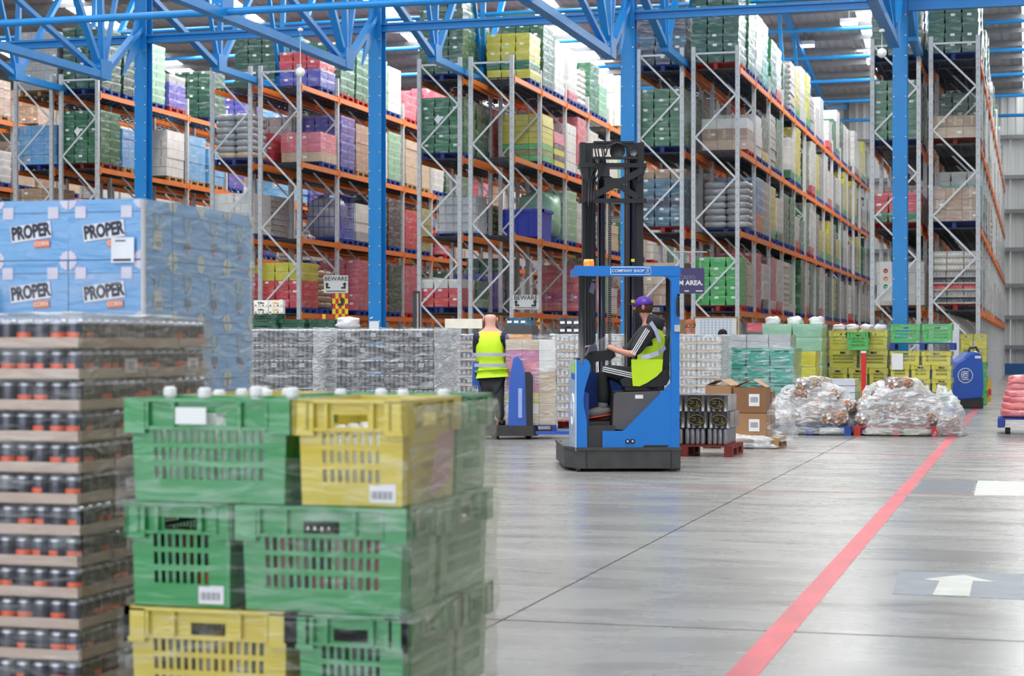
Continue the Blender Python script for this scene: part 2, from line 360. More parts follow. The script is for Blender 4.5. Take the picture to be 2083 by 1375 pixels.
def truss(x, lab):
    t = thing('roof_truss', lab, 'truss', (x, 0, 0), 0, 'blue lattice roof trusses'); b = 7.36
    def pc(nm, p, q, w_, h_): put(nm, MB().bar(p, q, w_, h_, blue), t)
    for s in (1, -1):
        Y = lambda d: YC-s*d
        n0 = 2.0 if s > 0 else 4.2; b = 7.36 if s > 0 else 8.4
        top = lambda d: roofz(Y(d))-.45
        pc('bottom_chord', (0, Y(n0), b), (0, Y(34), b), .2, .16)
        pc('top_chord', (0, Y(0), top(0)), (0, Y(19.8), top(19.8)), .2, .2)
        pc('strut', (0, Y(n0), b), (0, Y(.1), 8.75 if s > 0 else 9.6), .17, .12)
        nodes = [n0, 8.3, 14.6] if s > 0 else [n0, 8.3]
        for i, nd in enumerate(nodes):
            for (dd, w_) in ((-1.4, .1), (.2, .13), (3.6, .15)):
                e = nd+dd
                if e < .3: e = .3
                pc('diagonal', (0, Y(nd), b), (0, Y(e), top(e)), w_, w_*.8)
        if s > 0: pc('diagonal', (0, Y(2.0), b), (0, Y(8.0), 9.1), .12, .1)
        for nd in (n0, 8.3):
            put('node_plate', MB().prism([(Y(nd)-.22, b-.09), (Y(nd)+.22, b-.09), (Y(nd)+.26, b+.34), (Y(nd)-.26, b+.34)], -.11, .11, blue, 'yz'), t)
            for k in (-.14, .14): put('bolt', bolt, t, (-.04 if k < 0 else .06, Y(nd)-s*.24 if s > 0 else Y(nd)-.24, b+.02+abs(k)))
    return t
for x in PX[1:6]: truss(x, 'blue lattice roof truss over the column '+CN[x].replace('standing ', '').replace('rising ', ''))
def rafter(x, lab):
    t = thing('roof_truss', lab, 'truss', (x, 0, 0), 0, 'blue lattice roof trusses')
    put('top_chord', MB().bar((0, 59.4, roofz(59.4)-.5), (0, 79.2, roofz(79.2)-.5), .2, .28, blue), t)
    put('top_chord', MB().bar((0, 79.2, roofz(79.2)-.5), (0, 88, roofz(88)-.5), .2, .28, blue), t)
    for k, y in enumerate((64, 68.4, 72.7)): put('diagonal', MB().bar((0, y, roofz(y)-.5), (0, y+2.2, 9.5), .12, .1, blue), t)
for x, l in ((-8.43, 'sloping blue rafter truss far above the rack behind the reach truck'), (-2.67, 'sloping blue rafter truss far above the rack beside the red line')): rafter(x, l)
def rail(nm, y, z, r, lab, x0=-33, x1=9):
    return put(nm, MB().tube([(x0, y, z), (x1, y, z)], r, blue, 10), label=lab, cat='roof tie')
rail('tie_tube', YC-8.3, 7.42, .07, 'light blue steel tube tying the nearest truss bottom chords together')
put('eaves_beam', MB().box((-33, YC-.07, 8.38), (-2.8, YC+.07, 8.43), blue).box((-33, YC-.01, 8.43), (-2.8, YC+.01, 8.53), blue).box((-33, YC-.07, 8.53), (-2.8, YC+.07, 8.58), blue), label='blue steel beam joining the tops of the blue columns', cat='beam')
put('eaves_beam', MB().box((-2.5, YC-.1, 8.3), (9, YC+.1, 8.34), blue).box((-2.5, YC-.01, 8.34), (9, YC+.01, 8.6), blue).box((-2.5, YC-.1, 8.6), (9, YC+.1, 8.64), blue), label='deep blue beam running off from the column by the red line', cat='beam')
for y, z, r, l in ((48, 10.2, .06, 'thin blue tie tube just beyond the columns'), (66, 12.4, .07, 'blue tie tube, highest of those under the far roof'), (69.5, 11.95, .07, 'blue tie tube, second highest under the far roof'), (72.6, 11.5, .07, 'blue tie tube, third highest under the far roof'), (75.6, 11.1, .07, 'blue tie tube, second lowest under the far roof'), (78.8, 10.7, .07, 'blue tie tube, lowest under the far roof')):
    rail('tie_tube', y, z, r, l)
hbl = pm('lamp_lens', 'ffffff', .3, emit=9)
for (px, py, d) in ((1727, 50, 66), (1780, 130, 72), (1640, 95, 70)):
    p = at(px, d, zp(py, d)); t = thing('high_bay_lamp', {1727: 'lit high bay lamp under the far roof beside the rooflight', 1780: 'small lit high bay lamp seen beside the white hanging globe', 1640: 'lit high bay lamp beyond the tallest green stacks'}[px], 'lamp', p)
    put('housing', MB().box((-.3, -.2, .05), (.3, .2, .2), white), t); put('lens', MB().box((-.28, -.18, 0), (.28, .18, .05), hbl), t)
    put('hanger', MB().tube([(0, 0, .2), (0, 0, max(.4, roofz(p.y)-p.z))], .012, galv, 5), t)
globem = pm('white_globe', 'f0efec', .35, var=.03, coat=.5)
for px, py, d, top, l in ((1794, 108, 34, 62, 'white globe hanging on a thin rod near the red-line column'), (611, 147, 34, 60, 'white globe hanging above the rack frames behind the blue cartons')):
    p = at(px, d, zp(py, d)); t = thing('hanging_globe', l, 'globe', p); put('globe', MB().ball((0, 0, 0), .088, globem, 20, 12), t)
    put('rod', MB().tube([(0, 0, .08), (0, 0, zp(top, d)-p.z)], .008, galv, 6), t); put('ceiling_rose', MB().lathe([(.04, -.03), (.055, 0), (.02, .03)], white, 10, (0, 0, zp(top, d)-p.z)), t)
# ================================================= RACKS
Y0 = 46.0; BAY = 2.8; NB = 14; FD = 1.1; GAP = .29
LV = [2.2, 4.19, 6.2, 8.25]; RH = 8.78
ROWN = {'Z': 'row at the photo edge', 'A': 'row behind the blue cartons', 'B': 'row behind the grey cans', 'C': 'row behind the bald rider', 'D': 'row behind the reach truck', 'E': 'row along the red line'}
ROWX = {'Z': -30.5, 'A': -24.6, 'B': -18.7, 'C': -12.86, 'D': -7.06, 'E': -1.28}   # aisle face of the half nearer the red line
postm = MB().box((-.05, 0, 0), (.05, .09, RH), galv)
for k in range(40): postm.box((-.009, -.001, .2+k*.21), (.009, 0, .24+k*.21), purl)
postm = postm.mesh('post'); foot = MB().box((-.08, -.03, 0), (.08, .12, .012), orange).mesh('foot')
def brace_mesh(z0, z1, flip, flat=False):
    a, b = (.05, FD-.05) if not flip else (FD-.05, .05)
    return MB().bar((a, .045, z0), (b, .045, z1), .03, .045, galvd).mesh('brace')
zz = []; z = .35; i = 0
while z+1.03 < RH-.1: zz.append(brace_mesh(z, z+1.03, i % 2)); z += 1.03; i += 1
zz.append(brace_mesh(.3, .3, 0)); zz.append(brace_mesh(RH-.17, RH-.17, 0))
fr = MB().box((-.05, 0, 0), (.05, .09, RH), galv).box((FD-.05, 0, 0), (FD+.05, .09, RH), galv); z = .35; i = 0
while z+1.03 < RH-.1:
    a, b = (.05, FD-.05) if i % 2 == 0 else (FD-.05, .05)
    fr.bar((a, .045, z), (b, .045, z+1.03), .03, .045, galvd); z += 1.03; i += 1
frm = fr.mesh('upright_frame')
emp = None
beamm = MB().box((-.025, 0, -.13), (.025, BAY-.09, 0), orange).box((-.035, 0, -.19), (.035, .05, .04), orange).box((-.035, BAY-.14, -.19), (.035, BAY-.09, .04), orange).mesh('beam')
dk = MB()
for k in range(9): dk.box((.03, .12+k*.31, -.03), (FD-.03, .16+k*.31, -.005), deckm)
for k in range(4): dk.box((.15+k*.26, .05, -.045), (.17+k*.26, BAY-.12, -.03), deckm)
dkm = dk.mesh('wire_deck')
def run(row, half, x0):
    nm = ROWN[row]; h = 'half facing the red line' if half == 'R' else 'other half'
    t = thing('pallet_rack', 'grey pallet rack, %s of the %s' % (h, nm), 'rack', (x0, Y0, 0), 0, 'tall grey and orange pallet racks')
    for b in range(NB+1):
        if b < 4:
            f = put('upright_frame', None, t, (0, b*BAY, 0))
            for xx in (0, FD): put('post', postm, f, (xx, 0, 0)); 
            for q in zz: put('brace', q, f)
        else: put('upright_frame', frm, t, (0, b*BAY, 0))
    for b in range(NB):
        for k, lv in enumerate(LV):
            for xx in (-.04, FD+.04): put('beam', beamm, t, (xx, b*BAY+.09, lv))
            if b < 8: put('wire_deck', dkm, t, (0, b*BAY+.09, lv))
    return t
for row, xf in ROWX.items():
    run(row, 'R', xf-FD)
    if row != 'Z': run(row, 'L', xf-2*FD-GAP)
# ================================================= PALLET LOADS
def pallet_mb(m, w=1.2, d=1.0):
    b = MB(); x, y = w/2, d/2
    for k in range(5): a = -y+k*(d-.12)/4; b.box((-x, a, .122), (x, a+.12, .145), m)
    for k in (-1, 0, 1):
        c = k*(x-.05)
        b.box((c-.05, -y, .1), (c+.05, y, .122), m)
        for j in (-1, 0, 1): q = j*(y-.06); b.box((c-.05, q-.06, .02), (c+.05, q+.06, .1), m)
        b.box((c-.05, -y, 0), (c+.05, y, .02), m)
    return b
PAL = {'b': pallet_mb(pal_blue), 'r': pallet_mb(pal_red), 'w': pallet_mb(pal_wood), 'd': pallet_mb(pal_dk)}
PALM = {k: v.mesh('pallet') for k, v in PAL.items()}
def crate_mb(w, d, h, m):
    b = MB().box((-w/2, -d/2, 0), (w/2, d/2, h*.74), m, .018)
    b.box((-w/2-.0, -d/2, h*.74), (w/2, d/2, h-.006), m)
    return b
lab = MB().box((-.05, -.003, -.03), (.05, 0, .03), paper)
def box_mb(w, d, h, m, tape=None):
    b = MB().box((-w/2, -d/2, 0), (w/2, d/2, h-.006), m)
    if tape: b.box((-.025, -d/2-.002, h*.1), (.025, -d/2, h*.9), tape)
    return b
def sack_mb(w, d, h, m, seed=0, n=12, k=8, rough=.02):
    b = MB().ball((0, 0, h/2), (.5, .5, .5), m, n, k); r = random.Random(seed); v = []
    for x, y, z in b.v:
        z -= h/2; q = .55
        f = lambda a: math.copysign(abs(a*2)**q, a)/2
        X, Y_, Z = f(x), f(y), f(z)
        o = noise.noise(Vector((X*4+seed, Y_*4, Z*4)))*rough*3
        s = 1+o
        v.append((X*w*s, Y_*d*s, h/2+Z*h*(1+.3*noise.noise(Vector((X*3, Y_*3+seed, 1))))))
    b.v = v; return b
def lab_at(b, x, y, z, ax='y'):
    if ax == 'y': return b.box((x-.05, y-.004, z-.03), (x+.05, y, z+.03), paper)
    return b.box((x, y-.05, z-.03), (x+.004, y+.05, z+.03), paper)
UC = {}
def unit(kind, c, n=0):
    k = (kind, c, n)
    if k in UC: return UC[k]
    m = crm(c)
    if kind == 'crate': b = crate_mb(.39, .56, .24, m); 
    if kind == 'crate' and n: lab_at(b, -.05+.02*n, -.28, .19)
    if kind == 'flat': b = box_mb(.39, .56, .16, m)
    if kind == 'carton': b = box_mb(.385, .375, .27, m, crm('tan') if n else None)
    if kind == 'carton' and n == 2: lab_at(b, .1, -.1875, .13)
    if kind == 'tray':
        b = MB().box((-.195, -.28, 0), (.195, .28, .045), crm('tan')).box((-.19, -.275, .045), (.19, .275, .15), m)
        for q in range(5): b.tube([(-.15+q*.075, -.272, .045), (-.15+q*.075, -.272, .15)], .032, m, 6)
    if kind == 'sack': b = sack_mb(.6, .5, .2, m, n)
    UC[k] = (b, b.mesh(kind if kind != 'flat' else 'tray')); return UC[k]
GEO = {'crate': (3, 2, .4, .56, .24), 'flat': (3, 2, .4, .56, .16), 'carton': (3, 3, .39, .38, .27), 'tray': (3, 2, .4, .56, .16), 'sack': (2, 2, .57, .5, .17)}
NM = {'crate': 'crate', 'flat': 'tray', 'carton': 'carton', 'tray': 'drinks_tray', 'sack': 'sack'}
LC = {}
diam = MB().prism([(-.1, 0), (0, -.13), (.1, 0), (0, .13)], -.006, 0, paper)
def proto(kind, cols, pal, nl, near, seed=0, note=0):
    """cols: colour per layer from the bottom (cycled)"""
    key = (kind, tuple(cols), pal, nl, near, seed, note)
    if key in LC: return LC[key]
    r = random.Random(str(key)); nx, ny, dx, dy, dz = GEO[kind]; items = []
    for L in range(nl):
        c = cols[L] if L < len(cols) else cols[-1]
        jx, jy = r.uniform(-.012, .012), r.uniform(-.012, .012)
        for i in range(nx):
            for j in range(ny):
                if kind not in ('sack',) and 0 < i < nx-1 and 0 < j < ny-1 and L < nl-1: continue
                v = r.choice((0, 0, 1, 2)) if kind in ('crate', 'carton') else (r.randrange(3) if kind == 'sack' else 0)
                items.append((kind, c, v, ((i-(nx-1)/2)*dx+jx, (j-(ny-1)/2)*dy+jy, .147+L*dz), r.choice((0, pi)) if kind == 'sack' else 0))
    if near:
        LC[key] = ('t', items); return LC[key]
    b = MB().join(PAL[pal])
    for k_, c, v, l, rz in items: b.join(unit(k_, c, v)[0], l, rz)
    if note: b.join(diam, (-.1, -.57, .147+nl*dz*.6))
    LC[key] = ('m', b.mesh('load')); return LC[key]
def load(kind, cols, pal, nl, near, loc, label, cat, group, rz=0, seed=0, note=0, name=None):
    p = proto(kind, cols, pal, nl, near, seed, note)
    if p[0] == 'm':
        return put(name or NM[kind]+'_load', p[1], None, loc, rz, None, label, cat, group)
    t = thing(name or NM[kind]+'_load', label, cat, loc, rz, group)
    put('pallet', PALM[pal], t)
    for k_, c, v, l, rz_ in p[1]: put(NM[k_], unit(k_, c, v)[1], t, l, rz_)
    if note: put('delivery_note', diam, t, (-.1, -.575, .147+nl*GEO[kind][4]*.6))
    return t
LVN = ['lowest shelf', 'second shelf', 'third shelf', 'top shelf']
ORD = ['first', 'second', 'third', 'fourth', 'fifth', 'sixth', 'seventh', 'eighth', 'ninth', 'tenth', 'eleventh', 'twelfth', 'thirteenth', 'fourteenth', 'fifteenth', 'sixteenth']
CN2 = {'dgreen': 'dark-green', 'lgreen': 'bright-green', 'lblue': 'light-blue', 'tealb': 'teal-blue', 'paleg': 'pale-green'}
SHORT = {'Z': 'photo-edge rack', 'A': 'rack behind blue cartons', 'B': 'rack behind grey cans', 'C': 'rack behind bald rider', 'D': 'rack behind reach truck', 'E': 'rack along red line'}
KN = {'crate': 'crates', 'flat': 'trays', 'carton': 'cartons', 'tray': 'drinks trays', 'sack': 'sacks'}
def slot_y(s): return Y0+(s//2)*BAY+.76+(s % 2)*1.32
def slot_x(row, half): return ROWX[row]-FD/2-(0 if half == 'R' else FD+GAP)
def rack_load(row, half, lv, s, kind, cols, pal, nl, note=0):
    if (row, half, lv, s) not in X: nl = max(3, nl+rr.choice((-2, -1, 0, 0, 1)))
    near = s < (4 if half == 'R' else 2)
    c = CN2.get(cols[0], cols[0])
    if len(cols) > 1 and cols[-1] != cols[0]: c += '-and-'+CN2.get(cols[-1], cols[-1])
    pos = ORD[s]+' along' if s < 16 else 'x'
    lb = '%s %s, %s %s, %s%s' % (c, KN[kind], pos, LVN[lv], '' if half == 'R' else 'rear of ', SHORT[row])
    r = random.Random('%s%s%d %d' % (row, half, lv, s))
    load(kind, cols, pal, nl, near, (slot_x(row, half)+r.uniform(-.03, .03), slot_y(s)+r.uniform(-.03, .03), LV[lv]+.005), lb, 'pallet load', 'wrapped pallet loads in the racks', r.uniform(-.015, .015), note=note)
# hand-read loads at the ends of the racks: (row, half, level, slot): (kind, colours, pallet, layers[, note]) ; None leaves the slot empty
X = {}
def S_(row, half, lv, *a):
    for i, q in enumerate(a): X[(row, half, lv, i)] = q
G6 = ('crate', ['dgreen'], 'b', 6); G7 = ('crate', ['dgreen'], 'b', 7)
S_('Z', 'R', 3, ('crate', ['grey'], 'w', 6), ('crate', ['white'], 'w', 6)); S_('Z', 'R', 2, ('sack', ['tan'], 'b', 6), ('carton', ['brown'], 'w', 4))
S_('Z', 'R', 1, ('carton', ['brown'], 'b', 5), ('carton', ['tan'], 'b', 5), ('carton', ['brown'], 'w', 5)); S_('Z', 'R', 0, ('carton', ['brown'], 'b', 5), None)
S_('A', 'L', 3, ('carton', ['grey'], 'w', 6), ('carton', ['grey'], 'w', 6)); S_('A', 'R', 3, ('crate', ['dgreen'], 'b', 7, 1), ('crate', ['dgreen'], 'b', 7), ('crate', ['paleg'], 'b', 7), ('crate', ['purple', 'purple', 'purple', 'grey'], 'r', 4), None, G6)
S_('A', 'L', 2, ('carton', ['lblue'], 'b', 4), ('sack', ['white'], 'b', 5)); S_('A', 'R', 2, ('crate', ['green'], 'd', 6, 1), ('carton', ['lblue'], 'w', 4), None, ('carton', ['white'], 'w', 5), ('carton', ['lblue'], 'w', 5))
S_('A', 'L', 1, ('carton', ['brown'], 'w', 5), ('carton', ['tan'], 'w', 4)); S_('A', 'R', 1, None, ('crate', ['green'], 'b', 4), ('crate', ['green'], 'b', 4), None, ('carton', ['white'], 'b', 4))
S_('B', 'L', 3, None, ('crate', ['dgreen'], 'b', 7), ('crate', ['dgreen'], 'r', 7)); S_('B', 'R', 3, None, ('crate', ['purple', 'purple', 'red'], 'b', 4), ('crate', ['green'], 'r', 6), ('crate', ['green'], 'r', 6), ('crate', ['paleg'], 'b', 6), ('carton', ['white'], 'b', 5))
S_('B', 'L', 2, ('sack', ['tan', 'grey'], 'b', 7), ('carton', ['red'], 'b', 3)); S_('B', 'R', 2, None, ('carton', ['tan', 'pink'], 'b', 3), ('crate', ['purple'], 'b', 6), ('carton', ['brown'], 'w', 5), ('carton', ['white'], 'w', 5), ('crate', ['paleg'], 'b', 6))
S_('B', 'L', 1, ('carton', ['white'], 'b', 4), ('tray', ['grey'], 'b', 7)); S_('B', 'R', 1, None, None, None, ('carton', ['grey', 'white'], 'b', 4), ('crate', ['black'], 'b', 6), ('crate', ['black'], 'b', 6), ('crate', ['red'], 'b', 5), ('carton', ['olive'], 'b', 5))
S_('B', 'L', 0, None, ('crate', ['red', 'red', 'red', 'red', 'yellow'], 'b', 5)); S_('B', 'R', 0, ('crate', ['red', 'red', 'red', 'yellow', 'yellow'], 'b', 5), ('sack', ['brown'], 'b', 6), None, ('crate', ['pink'], 'b', 6), ('crate', ['red'], 'b', 6), ('crate', ['dgreen'], 'b', 6))
S_('C', 'L', 3, ('crate', ['dgreen'], 'b', 8, 1), G7); S_('C', 'R', 3, None, ('crate', ['yellow', 'green', 'yellow', 'yellow'], 'b', 5), ('crate', ['dgreen'], 'b', 7), ('crate', ['white'], 'b', 6), ('crate', ['pink', 'white'], 'b', 6), ('sack', ['white'], 'b', 6), ('crate', ['green'], 'b', 6))
S_('C', 'L', 2, ('crate', ['green'], 'b', 6, 1), ('crate', ['dgreen'], 'b', 6), ('crate', ['red'], 'b', 6), ('crate', ['red'], 'b', 5)); S_('C', 'R', 2, None, None, ('flat', ['lgreen', 'olive', 'lgreen', 'yellow'], 'b', 8), ('flat', ['yellow', 'black', 'yellow', 'black', 'pink'], 'b', 6), ('carton', ['white'], 'b', 5))
S_('C', 'L', 1, None, None, ('sack', ['olive'], 'b', 5)); S_('C', 'R', 1, None, None, None, None, ('crate', ['paleg'], 'b', 6), ('crate', ['white'], 'r', 5), ('sack', ['grey'], 'r', 5))
S_('C', 'L', 0, ('crate', ['red', 'red', 'white'], 'b', 3), ('crate', ['paleg', 'green'], 'b', 3), ('crate', ['purple'], 'b', 4)); S_('C', 'R', 0, None, None, None, None, None, ('carton', ['pink', 'magenta', 'pink'], 'b', 5), ('carton', ['pink'], 'b', 5))
S_('D', 'L', 3, ('crate', ['navy', 'navy', 'tealb', 'navy'], 'b', 6), G7); S_('D', 'R', 3, ('crate', ['dgreen'], 'r', 8), ('crate', ['green'], 'b', 8), ('crate', ['green', 'white'], 'b', 7), ('crate', ['teal'], 'b', 7), ('crate', ['green'], 'b', 6))
S_('D', 'L', 2, ('crate', ['green'], 'b', 6), ('crate', ['dgreen'], 'b', 6)); S_('D', 'R', 2, None, ('carton', ['tan', 'brown', 'white'], 'r', 3), ('carton', ['white'], 'b', 4), ('crate', ['yellow', 'dgreen'], 'b', 5), ('tray', ['grey'], 'b', 9), ('crate', ['green'], 'b', 6))
S_('D', 'L', 1, ('crate', ['tealb', 'tealb', 'navy', 'tealb', 'tealb', 'brown'], 'r', 6), None); S_('D', 'R', 1, None, ('sack', ['grey'], 'b', 7), ('crate', ['orange', 'orange', 'lblue'], 'b', 6), ('crate', ['grey'], 'b', 6), ('crate', ['lgreen', 'yellow'], 'b', 6))
S_('D', 'L', 0, ('carton', ['brown', 'brown', 'tan'], 'b', 4), None); S_('D', 'R', 0, ('crate', ['lgreen'], 'r', 5), ('carton', ['tan'], 'b', 4), ('crate', ['pink', 'pink', 'red'], 'r', 6), ('crate', ['black', 'white'], 'b', 5), ('crate', ['white', 'pink'], 'r', 6), ('crate', ['red', 'white'], 'r', 6), ('tray', ['white'], 'b', 9), ('crate', ['white', 'paleg'], 'b', 6))
S_('E', 'L', 3, ('crate', ['dgreen'], 'b', 7), G7); S_('E', 'R', 3, ('crate', ['dgreen'], 'b', 7), ('crate', ['dgreen'], 'b', 7))
S_('E', 'L', 2, ('crate', ['green'], 'b', 6), G6); S_('E', 'R', 2, ('carton', ['tan', 'brown'], 'd', 2), None)
S_('E', 'L', 1, ('crate', ['green', 'red'], 'r', 3), ('crate', ['red'], 'r', 3)); S_('E', 'R', 1, ('carton', ['brown', 'brown', 'brown', 'tealb'], 'b', 3), ('crate', ['teal'], 'b', 4), ('crate', ['pink', 'white'], 'b', 6))
S_('E', 'L', 0, None, ('carton', ['white'], 'w', 4)); S_('E', 'R', 0, ('tray', ['navy', 'grey', 'red', 'navy', 'grey', 'white'], 'r', 8), None)
POOL = {'Z': [('carton', ['brown'], 'w', 5), ('crate', ['white'], 'b', 6), ('carton', ['tan'], 'b', 5)],
 'A': [('crate', ['green'], 'b', 6), ('carton', ['white'], 'b', 5), ('carton', ['brown'], 'w', 5), ('crate', ['purple'], 'b', 5), ('carton', ['lblue'], 'w', 5), ('crate', ['pink'], 'b', 5), ('tray', ['grey'], 'b', 8)],
 'B': [('crate', ['paleg'], 'b', 6), ('crate', ['white'], 'b', 6), ('carton', ['tan'], 'w', 5), ('crate', ['dgreen'], 'b', 6), ('carton', ['white'], 'b', 5), ('crate', ['pink'], 'r', 5)],
 'C': [('crate', ['white'], 'b', 6), ('crate', ['paleg'], 'b', 6), ('crate', ['green'], 'b', 6), ('carton', ['white'], 'w', 5), ('crate', ['white', 'pink'], 'r', 6), ('carton', ['tan'], 'b', 5)],
 'D': [('crate', ['green'], 'b', 6), ('crate', ['green', 'white'], 'b', 6), ('crate', ['lgreen', 'yellow'], 'b', 6), ('crate', ['white'], 'b', 6), ('crate', ['red', 'white'], 'r', 6), ('tray', ['grey'], 'b', 9), ('crate', ['dgreen'], 'b', 6)],
 'E': [('crate', ['dgreen'], 'b', 6), ('carton', ['white'], 'w', 4), ('tray', ['navy', 'grey'], 'b', 7), ('carton', ['brown'], 'w', 4)]}
rr = random.Random(5)
for row in 'ZABCDE':
    for half in ('R', 'L') if row != 'Z' else ('R',):
        for lv in range(4):
            ns = 12 if half == 'R' else (4 if row != 'E' else 6)
            far = MB()
            for s in range(28):
                if s < ns:
                    q = X.get((row, half, lv, s), 0)
                    if q is None: continue
                    if q == 0:
                        if rr.random() < (.2 if half == 'R' else .35): continue
                        q = rr.choice(POOL[row])
                    if rr.random() < 0: continue
                    rack_load(row, half, lv, s, *q)
                elif half == 'R' and rr.random() < .78:
                    k_, c_, p_, n_ = rr.choice(POOL[row])[:4]; n_ = max(3, n_+rr.choice((-2, -1, 0, 0, 1))); dz = GEO[k_][4]
                    x, y, z = slot_x(row, half), slot_y(s), LV[lv]
                    far.box((x-.6, y-.5, z), (x+.6, y+.5, z+.14), pal_blue if p_ == 'b' else pal_red)
                    for L in range(n_): far.box((x-.585, y-.57, z+.15+L*dz), (x+.585, y+.57, z+.145+(L+1)*dz-.01), crm(c_[min(L, len(c_)-1)]), .012)
            if far.f: put('wrapped_loads', far, label='wrapped pallet loads deep along the %s of the %s' % (LVN[lv], SHORT[row]), cat='pallet loads', kind='stuff')
# specials in the racks
def rp(row, half, lv, s, dz=0): return (slot_x(row, half), slot_y(s), LV[lv]+dz)
t = thing('bulk_liquid_tank', 'white caged liquid tank on the second shelf of the rack behind the bald rider', 'tank', rp('C', 'L', 1, 1))
put('tank_body', MB().box((-.52, -.5, .16), (.52, .5, 1.12), pm('tank_plastic', 'c9cfd3', .4, coat=.3), .01), t); put('pallet', PALM['b'], t)
cg = MB()
for k in range(6):
    q = -.55+k*.22; cg.tube([(q, -.53, .15), (q, -.53, 1.15)], .011, galv, 5).tube([(.57, q*.95, .15), (.57, q*.95, 1.15)], .011, galv, 5)
for k in range(5): z = .2+k*.235; cg.tube([(-.57, -.54, z), (.58, -.54, z), (.58, .53, z), (-.57, .53, z), (-.57, -.54, z)], .012, galv, 5)
put('cage', cg, t); put('cap', MB().lathe([(.1, 1.12), (.1, 1.17), (.02, 1.18)], black, 12), t)
t = thing('plastic_tub', 'large royal blue plastic tub on the second shelf behind the bald rider', 'tub', rp('C', 'R', 1, 2, .0)); tb = pm('royal_blue_plastic', '2f3fbd', .45, coat=.3)
m = MB().box((-.58, -.5, .12), (.58, .5, .8), tb, .03).box((-.61, -.53, .78), (.61, -.47, .86), tb).box((-.61, .47, .78), (.61, .53, .86), tb).box((-.61, -.53, .78), (-.55, .53, .86), tb).box((.55, -.53, .78), (.61, .53, .86), tb)
put('tub', m, t); m = MB()
for k in range(4): q = -.45+k*.3; m.box((q-.02, -.52, .16), (q+.02, -.48, .78), tb)
put('rib', m, t)
for k in (-1, 0, 1): put('foot', MB().box((k*.5-.07, -.45, 0), (k*.5+.07, .45, .12), tb), t)
t = thing('wrapped_bale', 'clear and green wrapped bale beside the royal blue tub', 'bale', rp('C', 'R', 1, 3)); put('pallet', PALM['b'], t)
put('bale', sack_mb(1.15, 1.05, 1.35, crm('paleg'), 3, 20, 14, .03), t, (0, 0, .12)); put('green_sack', sack_mb(.6, .5, .7, crm('green'), 5), t, (.1, -.35, .3))
t = thing('wire_cage_pallet', 'blue wire stillage of clear bottles, second shelf, rack behind grey cans', 'cage', rp('B', 'R', 1, 2)); put('pallet', PALM['b'], t); cg = MB()
for k in range(8):
    q = -.56+k*.16; cg.tube([(q, -.53, .15), (q, -.53, 1.4)], .009, tb, 5).tube([(.57, q*.93, .15), (.57, q*.93, 1.4)], .009, tb, 5)
for k in range(5): z = .17+k*.3; cg.tube([(-.57, -.54, z), (.58, -.54, z), (.58, .53, z), (-.57, .53, z), (-.57, -.54, z)], .01, tb, 5)
put('cage', cg, t); put('bottle_bale', sack_mb(1.05, .95, 1.2, crm('grey'), 9, 16, 10, .03), t, (0, 0, .15))
# ================================================= FOREGROUND: crates, cans, blue cartons
def pallet_thing(kind, label, loc, rz=0, w=1.2, d=1.0):
    m = {'b': pal_blue, 'r': pal_red, 'w': pal_wood, 'd': pal_dk}[kind]; t = thing('pallet', label, 'pallet', loc, rz); x, y = w/2, d/2
    sl = MB().box((-x, 0, .122), (x, .1, .145), m).mesh('slat'); bk = MB().box((-.05, -.06, .02), (.05, .06, .1), m).mesh('block'); sk = MB().box((-.05, -y, 0), (.05, y, .02), m).mesh('skid'); st = MB().box((-.05, -y, .1), (.05, y, .122), m).mesh('stringer')
    for k in range(7): put('slat', sl, t, (0, -y+k*(d-.1)/6, 0))
    for k in (-1, 0, 1):
        c = k*(x-.05); put('skid', sk, t, (c, 0, 0)); put('stringer', st, t, (c, 0, 0))
        for j in (-1, 0, 1): put('block', bk, t, (c, j*(y-.06), 0))
    return t
VC = {}
def vent_wall(L, h, zr, zcols, m, th=.006, handle=True):
    """slotted wall in the xz plane, centred on x, holes real"""
    nx = max(4, int(round((L-.1)/.031))); xs_ = [-L/2]; x0 = -L/2+.07; st = (L-.14)/nx
    for i in range(nx): xs_ += [x0+i*st+st*.22, x0+i*st+st*.78]
    xs_ += [L/2]; zs_ = [0]+sum([list(q) for q in zr], [])+[h*.74, h*.86, h]
    b = MB()
    for i in range(len(xs_)-1):
        for j in range(len(zs_)-1):
            hole = (i % 2 == 1) and (j % 2 == 1) and j < 2*len(zr)
            cx_ = (xs_[i]+xs_[i+1])/2
            if handle and zs_[j] == h*.74 and abs(cx_) < .062: hole = True
            if hole: continue
            b.add([(xs_[i], 0, zs_[j]), (xs_[i+1], 0, zs_[j]), (xs_[i+1], 0, zs_[j+1]), (xs_[i], 0, zs_[j+1])], [(0, 1, 2, 3)], m)
    return b
